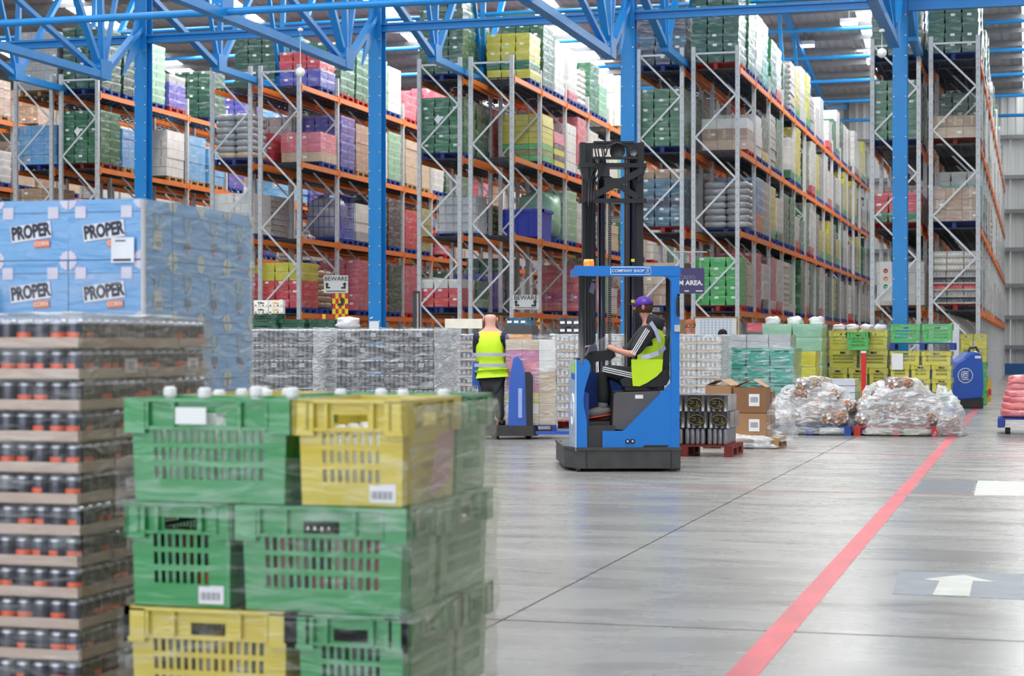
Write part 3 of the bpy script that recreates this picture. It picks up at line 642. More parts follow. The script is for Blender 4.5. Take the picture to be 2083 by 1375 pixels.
def vcrate_parts(w, d, h, c, wrap=.6):
    key = (w, d, h, c, wrap)
    if key in VC: return VC[key]
    m = pm('slotted_crate_%s_%d' % (c, wrap*10), CR[c], .42, var=.08, sc=5, wrap=wrap, coat=.4)
    zr = [(h*.22, h*.34), (h*.4, h*.52), (h*.57, h*.7)] if h > .3 else [(h*.25, h*.42), (h*.5, h*.7)]
    bm = bmesh.new()
    def addw(L, loc, rz):
        b = vent_wall(L, h, zr, None, m); q = MB().join(b, loc, rz); vs = [bm.verts.new(v) for v in q.v]
        for f in q.f: bm.faces.new([vs[i] for i in f])
    t_ = .02
    addw(w-2*t_, (0, -d/2+t_, 0), 0); addw(w-2*t_, (0, d/2-t_, 0), pi); addw(d-2*t_, (w/2-t_, 0, 0), pi/2); addw(d-2*t_, (-w/2+t_, 0, 0), -pi/2)
    x, y = w/2-t_, d/2-t_
    bm.faces.new([bm.verts.new(v) for v in ((-x, -y, .004), (x, -y, .004), (x, y, .004), (-x, y, .004))])
    bmesh.ops.remove_doubles(bm, verts=bm.verts, dist=.0005); 
    for v in bm.verts:                                   # walls taper towards the base
        k = 1-.045*(1-v.co.z/h); v.co.x *= k; v.co.y *= k
    me = bpy.data.meshes.new('body'); bm.to_mesh(me); bm.free(); me.materials.append(m)
    o = put('tmp', me); md = o.modifiers.new('s', 'SOLIDIFY'); md.thickness = .008; md.offset = 0
    body = bpy.data.meshes.new_from_object(o.evaluated_get(bpy.context.evaluated_depsgraph_get())); body.name = 'body'; bpy.data.objects.remove(o)
    X_, Y_ = w/2, d/2; r = MB()
    for a, b in (((-X_, -Y_, h-.012), (X_, -Y_+.022, h)), ((-X_, Y_-.022, h-.012), (X_, Y_, h)), ((-X_, -Y_, h-.012), (-X_+.022, Y_, h)), ((X_-.022, -Y_, h-.012), (X_, Y_, h))): r.box(a, b, m)
    for a, b in (((-X_, -Y_+.004, h*.70), (X_, -Y_+.018, h*.70+.01)), ((-X_, Y_-.018, h*.70), (X_, Y_-.004, h*.70+.01))): r.box(a, b, m)
    for s in (-1, 1):
        for q in (-X_*.98+.01, -X_*.72, -X_*.4, X_*.4, X_*.72, X_*.98-.01): r.box((q-.005, s*(Y_-.008)-.008, h*.71), (q+.005, s*(Y_-.008)+.008, h-.01), m)
        for q in (-Y_*.9, -Y_*.4, Y_*.4, Y_*.9): r.box((s*(X_-.008)-.008, q-.005, h*.71), (s*(X_-.008)+.008, q+.005, h-.01), m)
        for e in (-1, 1):                                   # chunky stacking corners
            r.box((min(s*X_, s*(X_-.075)), min(e*Y_, e*(Y_-.014)), h*.66), (max(s*X_, s*(X_-.075)), max(e*Y_, e*(Y_-.014)), h-.005), m)
            r.box((min(s*X_, s*(X_-.014)), min(e*Y_, e*(Y_-.075)), h*.66), (max(s*X_, s*(X_-.014)), max(e*Y_, e*(Y_-.075)), h-.005), m)
    VC[key] = (body, r.mesh('rim')); return VC[key]
blabel = MB().box((-.045, -.002, -.03), (.045, 0, .03), pm('label_paper', 'e6e3ea', .5))
for k in range(12): blabel.box((-.038+k*.006, -.0026, -.018), (-.038+k*.006+(.003 if k % 3 else .0015), -.002, .008), pm('label_ink', '4a4a55', .6))
blabel = blabel.mesh('barcode_label')
def vcrate(label, w, d, h, c, loc, rz=0, wrap=.6, bl=True, group=None, name='slotted_crate'):
    t = thing(name, label, 'crate', loc, rz, group); b, r = vcrate_parts(w, d, h, c, wrap); put('body', b, t); put('rim', r, t)
    if bl: put('barcode_label', blabel, t, (w/2-.09, -d/2+.028, h*.12))
    return t
cx0, cy0, ch, z1 = -2.925, 5.65, .347, .163
zl = [z1, z1+ch, z1+2*ch]
pallet_thing('w', 'wooden pallet under the mixed green and yellow crates', (cx0+.5, cy0+.5, 0), 0, 1.04, 1.0)
top = [('fgreen', .6, .4, .3, .2, 'long green slotted crate of white capped bottles, top front of crate pile'), ('fyellow', .4, .6, .8, .3, 'yellow slotted crate at top front corner of the pile, open and half empty'),
       ('fgreen', .6, .4, .7, .8, 'green slotted crate at the top rear corner, behind the half-empty yellow crate'), ('fyellow', .4, .6, .2, .7, 'yellow slotted crate at the top rear, behind the bottle crate')]
mid = [('fgreen', .4, .6, .2, .3, 'narrow green slotted crate of dark packs in the middle layer'), ('fgreen', .6, .4, .7, .2, 'wide green slotted crate of pink packs in the middle layer'),
       ('fgreen', .4, .6, .8, .7, 'green crate in the middle layer at the rear, seen through side film'), ('fgreen', .6, .4, .3, .8, 'hidden green crate in the middle layer behind the dark packs')]
low = [('fyellow', .6, .4, .3, .2, 'long yellow slotted crate in the lowest layer of the pile'), ('fgreen', .4, .6, .8, .3, 'narrow green slotted crate in the lowest layer beside the yellow one'),
       ('fgreen', .6, .4, .7, .8, 'green crate in the lowest layer at the rear, seen through side film'), ('fyellow', .4, .6, .2, .7, 'hidden yellow crate in the lowest layer at the rear')]
for L, lay in enumerate((low, mid, top)):
    for c, w_, d_, ox, oy, lb in lay: vcrate(lb, w_-.006, d_-.006, ch-.003, c, (cx0+ox, cy0+oy, zl[L]), wrap=.16 if L else .12)
milk = pm('milk_bottle', 'd6d9d6', .35, coat=.4, var=.03); capm = pm('bottle_cap', 'dedede', .4, var=.02)
bot = MB().lathe([(.038, 0), (.04, .02), (.04, .2), (.03, .235), (.016, .26), (.016, .275)], milk, 12).mesh('bottle')
botc = MB().lathe([(.022, .268), (.022, .292), (.014, .3)], capm, 12).mesh('cap')
for i in range(6):
    for j in range(3):
        t = thing('milk_bottle', 'white capped milk bottle in the long green crate, %s from its end, %s row' % (ORD[i], ORD[j]), 'bottle', (cx0+.075+i*.09, cy0+.09+j*.11, zl[2]+.018+(.06 if (i*3+j) % 5 == 1 else .0)), 0, 'milk bottles in the top green crate')
        put('bottle', bot, t); put('cap', botc, t)
for i in range(3):
    for j in range(4):
        if (i, j) in ((1, 3), (2, 2)): continue
        t = thing('milk_bottle', 'white milk bottle in the open yellow crate, %s column, %s row' % (ORD[i], ORD[j]), 'bottle', (cx0+.69+i*.1, cy0+.1+j*.12, zl[2]+.018), 0, 'milk bottles in the open yellow crate'); put('bottle', bot, t, sc=(1, 1, .78)); put('cap', botc, t, sc=(1, 1, .78))
for i in range(5):
    t = thing('milk_bottle', 'white capped bottle poking out of the rear yellow crate', 'bottle', (cx0+.12+(i % 2)*.14, cy0+.5+i*.1, zl[2]+.06), 0, 'milk bottles in the rear crates'); put('bottle', bot, t); put('cap', botc, t)
for i in range(4):
    t = thing('milk_bottle', 'white capped bottle poking out of the rear green crate', 'bottle', (cx0+.5+i*.12, cy0+.72+(i % 2)*.1, zl[2]+.06), 0, 'milk bottles in the rear crates'); put('bottle', bot, t); put('cap', botc, t)
cols = {0: ['e9e6e0', '8fa7a0', '3a3550', 'd8d8dd', 'c9a33d'], 1: ['2d2440', '3d2c55', '6a2533', '262238', 'd05a2a', '3a66b0'], 2: ['e0a6b2', 'd97f94', 'e6c3c9', '5a4a66', 'e0b0b8'], 3: ['2e2850', '3a2a48', '54325c', '202035', 'b6482c', '5a63a8']}
pk = {}
for g_, (x0, x1, y0, y1, z, lb) in enumerate(((.04, .56, .04, .36, zl[0], 'carton packs inside the long yellow crate'), (.04, .36, .04, .56, zl[1], 'dark drink packs inside the narrow green middle crate'), (.44, .96, .04, .36, zl[1], 'pink packs inside the wide green middle crate'), (.64, .96, .04, .56, zl[0], 'dark violet packs inside the narrow lowest green crate'))):
    n_ = int((x1-x0)/.062)
    for i in range(n_):
        for j in range(2):
            c = random.choice(cols[g_]); m_ = pm('pack_'+c, c, .4, coat=.4)
            xx = cx0+x0+.035+i*(x1-x0-.07)/(n_-1)
            b = MB().lathe([(.027, 0), (.028, .01), (.028, .1), (.026, .112)], m_, 10).lathe([(.027, .114), (.028, .12), (.028, .21), (.026, .23)], pm('pack_'+cols[g_][(i+j) % len(cols[g_])], cols[g_][(i+j) % len(cols[g_])], .4, coat=.4), 10)
            put('drink_pack', b, None, (xx, cy0+y0+.055+j*.07, z+.018), label=lb+', %s column, %s row' % (ORD[i], ORD[j]), cat='pack', group=lb)
# film on the pile: side sheet and loose front bands
def sheet_mb(p0, u, v, nu, nv, amp, m, seed=0, sag=None):
    p0, u, v = Vector(p0), Vector(u), Vector(v); n_ = u.cross(v).normalized(); vs = []; fs = []
    for j in range(nv+1):
        for i in range(nu+1):
            a, b = i/nu, j/nv; q = p0+u*a+v*b
            d = noise.noise(Vector((a*5+seed, b*9, seed*.7)))*amp+noise.noise(Vector((a*14, b*26+seed, 3)))*amp*.4
            if sag: d += sag(a, b)
            vs.append(q+n_*d)
    for j in range(nv):
        for i in range(nu): k = j*(nu+1)+i; fs.append((k, k+1, k+nu+2, k+nu+1))
    return MB().add(vs, fs, m, True)
f1 = film('shaded_side_film_olive', .2, .22, (.46, .48, .36, 1))  # dark olive tint puts the side face's shade into the film colour
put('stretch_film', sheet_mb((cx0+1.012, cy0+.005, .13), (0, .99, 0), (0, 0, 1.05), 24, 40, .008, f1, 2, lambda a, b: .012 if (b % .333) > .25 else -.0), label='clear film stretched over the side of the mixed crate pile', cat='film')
put('stretch_film', sheet_mb((cx0-.012, cy0-.014, zl[2]-.045), (1.02, 0, 0), (0, 0, .2), 40, 14, .01, film('front_film', .01, .26), 5, lambda a, b: .012+.05*max(0, sin(pi*min(1, max(0, (a-.3)/.6))))*max(0, 1-b*1.6)), label='creased clear film round the front of the top crates', cat='film')  # film bulge added so its slope catches a highlight
put('stretch_film', sheet_mb((cx0+.38, cy0-.014, zl[1]-.02), (.64, 0, 0), (0, 0, .36), 40, 20, .008, film('front_film', .01, .26), 8), label='creased clear film over the wide middle crate', cat='film')
put('stretch_film', sheet_mb((cx0-.01, cy0-.014, zl[0]+.02), (1.02, 0, 0), (0, 0, .3), 40, 20, .008, film('front_film', .01, .26), 11), label='creased clear film over the lowest crates', cat='film')
pk_ = pm('pink_note', 'c98f98', .6)
put('delivery_note', MB().prism([(5.88, .88), (6.07, .92), (6.13, 1.09), (5.95, 1.07)], cx0+1.0+.004, cx0+1.0+.006, pk_, 'yz'), label='pink delivery note under film on the crate pile side', cat='note')
put('delivery_note', MB().box((cx0+.2, cy0-.018, zl[2]+.26), (cx0+.31, cy0-.016, zl[2]+.315), paper), label='white note on the rim of the long green bottle crate', cat='note')
# ---- can trays
navy = pm('can_navy', '2b2a3c', .32, .3, coat=.5, wrap=.0); cano = pm('can_orange', 'e85a2a', .4, coat=.4); cans = pm('can_silver', 'b9bcc6', .3, .85)
traym = pm('tray_card', 'b89e8c', .6, var=.1, wrap=.35); crm('grey')
def can_mb(h=.098, r=.0315, oi=True, n=12):
    b = MB(); b.lathe([(r*.8, 0), (r, .006), (r, h*.34), (r, h*.52), (r, h*.84), (r*.82, h)], navy, n, mats=[cans, navy, navy, navy, cans, cans])
    if oi:
        k = 0
        for i, f in enumerate(b.f):
            if 2*n <= i < 3*n and (i % n) in (7, 8, 9, 10): b.m[i] = b.mi(cano)
    return b
canA = can_mb().mesh('can'); canB = can_mb(oi=False).mesh('can')
tx0, ty0, th_ = -3.25, 5.95, .1108
trA = MB().box((-.198, -.133, 0), (.198, .133, .004), traym)
for a, b in (((-.198, -.133, 0), (.198, -.130, .038)), ((-.198, .13, 0), (.198, .133, .038)), ((-.198, -.133, 0), (-.195, .133, .038)), ((.195, -.133, 0), (.198, .133, .038))): trA.box(a, b, traym)
trA = trA.mesh('tray'); tl = MB().box((-.05, -.002, -.026), (.05, 0, .026), pm('label_paper', 'e6e3ea', .5)).box((-.022, -.003, -.014), (.022, -.002, .014), pm('label_grey', 'a8a4b4', .5)).mesh('label')
rr = random.Random(3)
for L in range(12):
    for j in range(4):
        for i in range(2 if j == 0 else 1):
            jx = rr.uniform(-.006, .006)
            t = thing('can_tray', 'tray of dark cans, %s layer up, %s, tall can stack' % (ORD[L], 'second along the front' if i else ('front corner', 'second along the side', 'third along the side', 'rear corner')[j]), 'drinks tray', (tx0-.2-i*.4+jx, ty0+.134+j*.268, .147+L*th_), 0, 'can trays in the tall stack before the blue cartons')
            put('tray', trA, t)
            for q in range(6):
                if j == 0: put('can', canA if rr.random() < .5 else canB, t, (-.165+q*.066, -.098, .005), rr.uniform(-.7, .7))
            for q in range(1 if j == 0 else 0, 4):
                if i == 0: put('can', canA if rr.random() < .35 else canB, t, (.165, -.098+q*.066, .005), pi/2+rr.uniform(-.7, .7))
            if j == 0 and i == 1 and L % 2 == 1: put('label', tl, t, (.135, -.136, .045))
            if i == 0 and j in (1, 3) and L % 2 == 0: put('label', tl, t, (.2, 0, .045), pi/2)
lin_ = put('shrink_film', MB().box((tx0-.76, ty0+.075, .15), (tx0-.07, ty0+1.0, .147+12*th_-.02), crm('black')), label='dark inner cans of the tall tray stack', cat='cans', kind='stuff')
pallet_thing('w', 'wooden pallet under the tall stack of can trays', (tx0-.42, ty0+.54, 0), 0, .84, 1.08)
put('stretch_film', sheet_mb((tx0+.012, ty0+.0, .14), (0, 1.08, 0), (0, 0, 1.345), 24, 48, .012, film('shaded_side_film_brown', .2, .25, (.3, .27, .2, 1)), 4), label='shade-tinted clear film over the side of the can tray stack', cat='film')  # shade on the stack's side is worked into this brown film tint
put('stretch_film', sheet_mb((tx0-.82, ty0-.012, .14), (.835, 0, 0), (0, 0, 1.34), 24, 60, .008, film('front_film', .01, .26), 15), label='shiny clear film over the front of the can tray stack', cat='film')
put('stretch_film', sheet_mb((tx0-.82, ty0, 1.487), (.84, 0, 0), (0, 1.08, 0), 24, 20, .012, filmc, 6), label='loose clear film over the top of the can tray stack', cat='film')
# ---- PROPER cartons
bc = pm('sky_blue_card', '4f97d2', .5, var=.04, sc=3, wrap=.3); bcd = pm('dark_seam', '3b6d9a', .7); pinks = pm('pale_pink_print', 'd9d3e4', .5); whp = pm('print_white', 'e9eaf2', .5); blk = pm('print_navy', '23233a', .5); orp = pm('print_orange', 'e87b4d', .5); cream = pm('print_cream', 'c9c4b4', .5)
bx0, by0, bw, bd, bh = -3.735, 7.4, .36, .295, .267
cart = MB().box((-bw/2+.002, -bd/2+.002, 0), (bw/2-.002, bd/2-.002, bh-.003), bc).mesh('box')
seam = MB().box((-bw/2+.002, -bd/2, bh*.775), (bw/2-.002, -bd/2+.002, bh*.787), bcd).box((bw/2-.002, -bd/2, bh*.775), (bw/2, bd/2-.002, bh*.787), bcd).mesh('flap_seam')
sq = MB().box((-.026, -.002, -.026), (.026, 0, .026), pinks).mesh('square_print')
def quarter(cx_, cz, a0):
    return [(cx_, cz)]+[(cx_+.036*(1+.12*(k % 2))*cos(a0+pi/2*k/6), cz+.036*(1+.12*(k % 2))*sin(a0+pi/2*k/6)) for k in range(7)]
cp = MB()
for cx_, cz, a0 in ((-bw/2+.004, .002, 0), (bw/2-.004, .002, pi/2), (bw/2-.004, bh-.006, pi), (-bw/2+.004, bh-.006, -pi/2)): cp.prism(quarter(cx_, cz, a0), -bd/2-.001, -bd/2+.001, pinks)
cp = cp.mesh('corner_print')
cps = MB()
for cx_, cz, a0 in ((-bd/2+.004, .002, 0), (bd/2-.004, .002, pi/2), (bd/2-.004, bh-.006, pi), (-bd/2+.004, bh-.006, -pi/2)): cps.prism(quarter(cx_, cz, a0), bw/2-.001, bw/2+.001, cream, 'yz')
cps = cps.mesh('corner_print')
panel = MB().box((-.1, -.002, -.036), (.1, 0, .036), whp).mesh('logo_panel'); prop = text('PROPER', .058, blk, .0006, .0028)
tag_ = MB().box((-.038, -.002, -.016), (.038, 0, .016), orp).mesh('logo_tag'); corn = text('CORN', .025, pm('print_pale_orange', 'f6d9c8', .5), .0006, .0008)
bag = MB().tube([(-.035, 0, .07), (-.02, 0, .02), (0, 0, -.005), (.02, 0, .02), (.035, 0, .07)], .004, cream, 5).box((-.036, -.002, -.085), (.036, .002, -.02), cream).prism([(-.04, -.022), (.04, -.022), (.028, 0), (-.028, 0)], -.002, .002, cream).box((-.026, -.003, -.075), (.026, -.002, -.05), pm('print_grey', '8f8f92', .6)).mesh('bag_print')
icon = MB().tube([(-.035, 0, .07), (-.03, 0, .02), (0, 0, -.01), (.03, 0, .02), (.035, 0, .07)], .004, cream, 5).box((-.028, -.002, -.07), (.028, .002, -.03), pm('print_dim', '5f6a78', .6)).box((.0, -.002, -.09), (.016, .002, -.074), orp).mesh('bag_print')
def boxp(i, j, L):
    near = L > 2
    t = thing('popcorn_carton', 'sky blue popcorn carton, %s layer, %s' % (['bottom', 'second', 'third', 'fourth', 'fifth', 'sixth', 'top'][L], ('front corner', 'second along the front', 'third along the front')[i] if j == 0 else ('', 'second', 'third', 'last')[j]+' along the side'), 'carton', (bx0-bw/2-i*bw+random.uniform(-.004, .004), by0+bd/2+j*bd, .147+L*bh+.002), 0, 'sky blue popcorn cartons')
    put('box', cart, t); put('flap_seam', seam, t)
    if j == 0 and near:
        put('corner_print', cp, t)
        for q in (-.118, .105): put('square_print', sq, t, (q, -bd/2, bh*.78))
        g = put('logo_panel', panel, t, (-.005, -bd/2-.001, bh*.47), rot=(0, radians(-7), 0)); put('lettering', prop, g, (0, -.003, 0), rot=(pi/2, 0, 0), sc=(.93, 1.35, 1))
        g = put('logo_tag', tag_, t, (.05, -bd/2-.003, bh*.27), rot=(0, radians(-3), 0)); put('lettering', corn, g, (0, -.003, 0), rot=(pi/2, 0, 0))
    if i == 0 and near: put('corner_print', cps, t); put('bag_print', bag if j == 0 else icon, t, (bw/2+.001, 0, bh*.5), pi/2)
for L in range(7):
    for i in range(3): boxp(i, 0, L)
    for j in range(1, 4): boxp(0, j, L)
pallet_thing('w', 'wooden pallet under the sky blue cartons', (bx0-.54, by0+.59, 0), 0, 1.08, 1.18)
put('stretch_film', sheet_mb((bx0+.008, by0, .2), (0, 1.19, 0), (0, 0, 1.81), 24, 40, .01, film('shaded_side_film_teal', .1, .32, (.62, .7, .7, 1)), 21), label='clear film over the side of the sky blue cartons', cat='film')  # carton side shading painted in as a grey-teal film tint
put('stretch_film', sheet_mb((bx0-1.08, by0-.008, 1.2), (1.08, 0, 0), (0, 0, .5), 24, 20, .006, film('front_film', .01, .26), 31), label='clear film over the front of the sky blue cartons', cat='film')
put('film_corner', MB().tube([(bx0+.004, by0-.004, .2), (bx0+.008, by0-.006, 1.1), (bx0+.003, by0-.003, 2.01)], .012, pm('bunched_film', 'f4f6fa', .25, coat=1), 8), label='bright bunched film running down the sky blue carton corner', cat='film')
put('address_label', MB().box((bx0-.145, by0-.014, 1.735), (bx0-.035, by0-.012, 1.845), whp).box((bx0-.125, by0-.015, 1.828), (bx0-.075, by0-.014, 1.834), blk).box((bx0-.135, by0-.015, 1.742), (bx0-.05, by0-.014, 1.752), blk), label='white address label stuck on a sky blue carton near its corner', cat='label')
t = thing('teal_bag', 'dark teal bag bulging from the film at the photo edge', 'bag', (-4.55, 7.33, 1.4)); put('bag', sack_mb(.16, .1, .26, crm('tealb'), 4), t)
# ================================================= REACH TRUCK AND DRIVER (local frame: x right, y away, z up)
TD = 20.2; RZ = TH+radians(2.2); TO = at(1262, TD); SC = F/TD
def X_(px): return (px-1262)/SC
def Z_(py): return CZ-(py-HY)/SC
def zx(x): return X_(1120+x*.3055)
def zz_(y): return Z_(560+y*.3055)
def P(*pts): return [(zx(a), zz_(b)) for a, b in pts]
tblue = pm('truck_blue', '0674cc', .4, var=.05, sc=4, coat=.2); tdk = pm('chassis_steel', '4a4948', .5, .2, var=.3, sc=6, bump=.1); tgrey = pm('seat_box_grey', '575457', .5, var=.08)
mast = pm('mast_black', '232226', .4, .2, var=.2, sc=5, coat=.3); clear = film('clear_screen', .08, .05)
vinyl = pm('seat_vinyl', '1b1b1f', .45, var=.15, bump=.15)
T = thing('reach_truck', 'blue seated reach truck with tall black mast standing on the open floor', 'reach truck', TO, RZ)
ch = MB().prism([(X_(1174), .0), (X_(1385), 0), (X_(1385), 1.75), (X_(1140)+.06, 1.75), (X_(1152), .35)], Z_(953), Z_(916), tdk, 'xy')
chs = put('chassis', ch, T)
put('chassis_lip', MB().prism([(X_(1172), -.015), (X_(1387), -.015), (X_(1387), .02), (X_(1178), .03), (X_(1156), .36), (X_(1143)+.06, 1.75), (X_(1138)+.06, 1.75), (X_(1150), .35)], Z_(916), Z_(910), tdk, 'xy'), T)
for x in (1193, 1366): put('bolt_strip', MB().box((X_(x)-.006, -.006, Z_(952)), (X_(x)+.006, 0, Z_(912)), black), T)
for a, b in ((1172, 1181), (1375, 1385)): put('foot', MB().box((X_(a), .02, .012), (X_(b), .14, Z_(950)), black), T)
for x, y in ((1190, .5), (1275, .42), (1350, .5)): put('wheel', MB().disc((X_(x), y, .1), .1, .1, rubber, 'y' if x != 1275 else 'y', 20), T)
# front console column with curved inner edge
put('console_panel', MB().prism(P((172, 566), (235, 556), (256, 572), (265, 600), (262, 640), (243, 700), (226, 760), (219, 820), (222, 880), (234, 930), (242, 990), (243, 1166), (172, 1166)), 0, .045, tblue), T)
sd = put('side_panel', MB().prism([(0.0, Z_(917)), (1.0, Z_(917)), (1.0, Z_(800)), (.9, Z_(735)), (0, Z_(731))], zx(172)-.012, zx(172)+.012, pm('side_panel_reflection_tint', 'b9d0ee', .35, coat=.6), 'yz'), T)  # the panel's pale reflection is painted into its base colour
put('warning_sticker', MB().prism([(.1, Z_(757)), (.6, Z_(757)), (.6, Z_(740)), (.1, Z_(738))], zx(172)-.016, zx(172)-.013, pm('sticker_green', '9fd04a', .5), 'yz'), T)
put('side_sticker', MB().prism([(.1, Z_(772)), (.6, Z_(772)), (.6, Z_(760)), (.1, Z_(760))], zx(172)-.016, zx(172)-.013, pm('sticker_blue', '1d5cc0', .5), 'yz'), T)
put('console_top', MB().prism(P((172, 566), (176, 552), (232, 548), (256, 572), (235, 556)), 0, .5, black), T)
put('inner_wall', MB().box((zx(180), .05, Z_(915)), (zx(256), .9, Z_(800)), pm('cab_dark_blue', '1b3f8c', .5)), T)
put('cab_floor', MB().box((zx(225), .02, Z_(916)), (zx(430), .95, Z_(866)), pm('step_rubber', '3b3a3c', .8, bump=.3)), T)
put('cab_rear_wall', MB().box((zx(200), .93, Z_(866)), (zx(800), .97, Z_(760)), pm('cab_dark_blue', '1b3f8c', .5)), T)
put('rear_panel', MB().prism(P((345, 1036), (478, 1036), (492, 1030), (560, 962), (640, 882), (720, 800), (805, 715), (805, 1168), (405, 1168), (345, 1152)), 0, .05, tblue), T)
put('seat_box', MB().prism(P((425, 800), (445, 780), (742, 772), (735, 790), (640, 890), (560, 970), (495, 1030), (415, 1026)), .06, .7, tgrey), T)
put('seat_box_label', MB().box((zx(567), .055, zz_(822)), (zx(620), .06, zz_(797)), paper), T)
# corner post and guard, one bent frame with a rounded inner corner
inn = [(zx(808), zz_(720))]+[(zx(808-42+42*cos(a)), zz_(52-42*sin(a))) for a in [pi/2*k/6 for k in range(7)]]
put('rear_post', MB().prism([(zx(805), zz_(1168)), (zx(860), zz_(1168)), (zx(860), zz_(-60)), (zx(805), zz_(-60))], -.005, .1, tblue), T)
put('guard_corner', MB().prism([(zx(808), zz_(60))]+[(zx(808-45+45*cos(a)), zz_(60-50*sin(a))) for a in [pi/2*k/6 for k in range(7)]]+[(zx(763), zz_(4)), (zx(808), zz_(4))], -.003, .08, tblue), T)
put('overhead_guard', MB().box((X_(1169), -.01, Z_(561)), (X_(1383), .07, Z_(541)), tblue), T)
for y in (.36, .62, .9): put('guard_bar', MB().box((X_(1172), y, Z_(556)), (X_(1383), y+.05, Z_(545)), tblue), T)
for x in (1172, 1376): put('guard_bar', MB().box((X_(x), .0, Z_(558)), (X_(x)+.05, .95, Z_(543)), tblue), T)
for x, y in ((1178, .03), (1376, .9)): put('guard_post', MB().tube([(X_(x)+.03, y, Z_(740)), (X_(x)+.03, y, Z_(556))], .035, mast, 12), T)
put('post_handle', MB().tube([(zx(852), -.03, zz_(270)), (zx(846), -.05, zz_(250)), (zx(846), -.05, zz_(150)), (zx(852), -.03, zz_(130))], .018, black, 8), T)
put('door_latch', MB().box((zx(825), -.02, zz_(375)), (zx(862), -.005, zz_(330)), galv), T)
g = put('name_plate', MB().tube([(X_(1242), -.014, Z_(557)), (X_(1242), -.014, Z_(545)), (X_(1244), -.014, Z_(543.5)), (X_(1322), -.014, Z_(543.5)), (X_(1324), -.014, Z_(545)), (X_(1324), -.014, Z_(557)), (X_(1322), -.014, Z_(558.5)), (X_(1244), -.014, Z_(558.5)), (X_(1242), -.014, Z_(557))], .003, white, 5), T)
put('lettering', text('COMPANY SHOP', .046, white, .001, .0002), g, ((X_(1277)), -.014, Z_(551)), rot=(pi/2, 0, 0))
lg = MB().tube([(X_(1322), -.014, Z_(546.5)), (X_(1312), -.014, Z_(546.5)), (X_(1312), -.014, Z_(555.5)), (X_(1322), -.014, Z_(555.5))], .0025, white, 5).tube([(X_(1320), -.014, Z_(549)), (X_(1315), -.014, Z_(549)), (X_(1315), -.014, Z_(551)), (X_(1320), -.014, Z_(551)), (X_(1320), -.014, Z_(553)), (X_(1315), -.014, Z_(553))], .0025, white, 5)
put('emblem', lg, g)
put('beacon', MB().lathe([(.045, 0), (.05, .015), (.058, .018)], black, 14, (X_(1202), .3, Z_(543))).lathe([(.06, .02), (.06, .06), (.052, .095)], pm('amber_lens', 'ff8a12', .2, coat=1, emit=.5), 16, (X_(1202), .3, Z_(543))), T, label='orange beacon')
vt = MB()
for k in range(13): x = zx(612+k*12.6); vt.prism([(x, zz_(1145)), (x+.02, zz_(1145)), (x+.045, zz_(1131)), (x+.025, zz_(1131))], -.004, .001, black)
put('vent_slots', vt, T)
for x in (513, 546): put('socket', MB().tube([(zx(x), -.01, zz_(1106)), (zx(x), .0, zz_(1106))], .026, black, 14).ball((zx(x), -.01, zz_(1106)), (.014, .008, .014), galv, 8, 6), T)
# side lettering on the pale panel
put('side_emblem', MB().tube([(.3+.2*cos(a), Z_(835)+.2*sin(a)) and (zx(172)-.015, .4+.2*cos(a), Z_(835)+.17*sin(a)) for a in [2*pi*k/20 for k in range(21)]], .008, white, 5), T)
# seat
put('seat', MB().prism(P((470, 700), (500, 680), (560, 672), (760, 640), (800, 625), (805, 690), (780, 735), (700, 745), (490, 740), (478, 720)), .12, .62, vinyl), T)
put('backrest', MB().prism(P((752, 640), (762, 540), (788, 450), (806, 400), (812, 400), (812, 690), (780, 700)), .24, .6, vinyl), T)
put('seat_base', MB().prism(P((505, 738), (770, 738), (770, 772), (505, 772)), .16, .58, black), T)
# controls
put('armrest_console', MB().prism(P((240, 545), (275, 512), (300, 505), (440, 500), (452, 540), (420, 565), (330, 575), (262, 602)), .3, .75, blackp), T)
put('control_panel', MB().prism(P((262, 520), (282, 466), (318, 460), (330, 500), (300, 540)), .3, .6, pm('panel_grey_violet', '4f4d66', .4)), T)
put('steering_wheel', MB().tube([(zx(385)+.1*cos(a), .42+.1*sin(a), zz_(505)+.03*cos(a)) for a in [2*pi*k/18 for k in range(19)]], .014, blackp, 8), T)
put('stop_button', MB().tube([(zx(222), .1, zz_(550)), (zx(222), .1, zz_(530))], .02, pm('stop_red', 'd8281e', .4), 12), T)
put('wind_shield', MB().prism(P((318, 450), (450, 370), (455, 500), (340, 500)), .62, .625, clear), T)
# mast
my = 1.5
def mast_box(nm, a, b, y0, y1, t_, bo, m_=mast, sc_=F/(TD+my)):
    x0, x1 = (a-CX)/F*(TD+my)-(1262-CX)/F*TD, (b-CX)/F*(TD+my)-(1262-CX)/F*TD
    return put(nm, MB().box((x0, y0, CZ-(bo-HY)/sc_), (x1, y1, CZ-(t_-HY)/sc_), m_), T)
for a, b, y0 in ((1195, 1209, 1.5), (1303, 1319, 1.5), (1209, 1215, 1.42), (1284, 1290, 1.42)): mast_box('mast_rail', a, b, y0, y0+.14, 300, 925)
for a, b, y0 in ((1212, 1223, 1.58), (1229, 1243, 1.62), (1283, 1304, 1.6)): mast_box('inner_rail', a, b, y0, y0+.1, 320, 920)
def mx(px): return (px-CX)/F*(TD+my)-(1262-CX)/F*TD
def mz(py): return CZ-(py-HY)/F*(TD+my)
for x, r in ((1234, .03), (1297, .032), (1216, .022)): put('lift_cylinder', MB().tube([(mx(x), 1.47, mz(900)), (mx(x), 1.47, mz(330))], r, pm('cylinder_navy', '2b2a3d', .25, .4, coat=.6), 12), T)
put('piston_rod', MB().tube([(mx(1226), 1.46, mz(800)), (mx(1226), 1.46, mz(395))], .009, chrome, 8), T)
chn = MB()
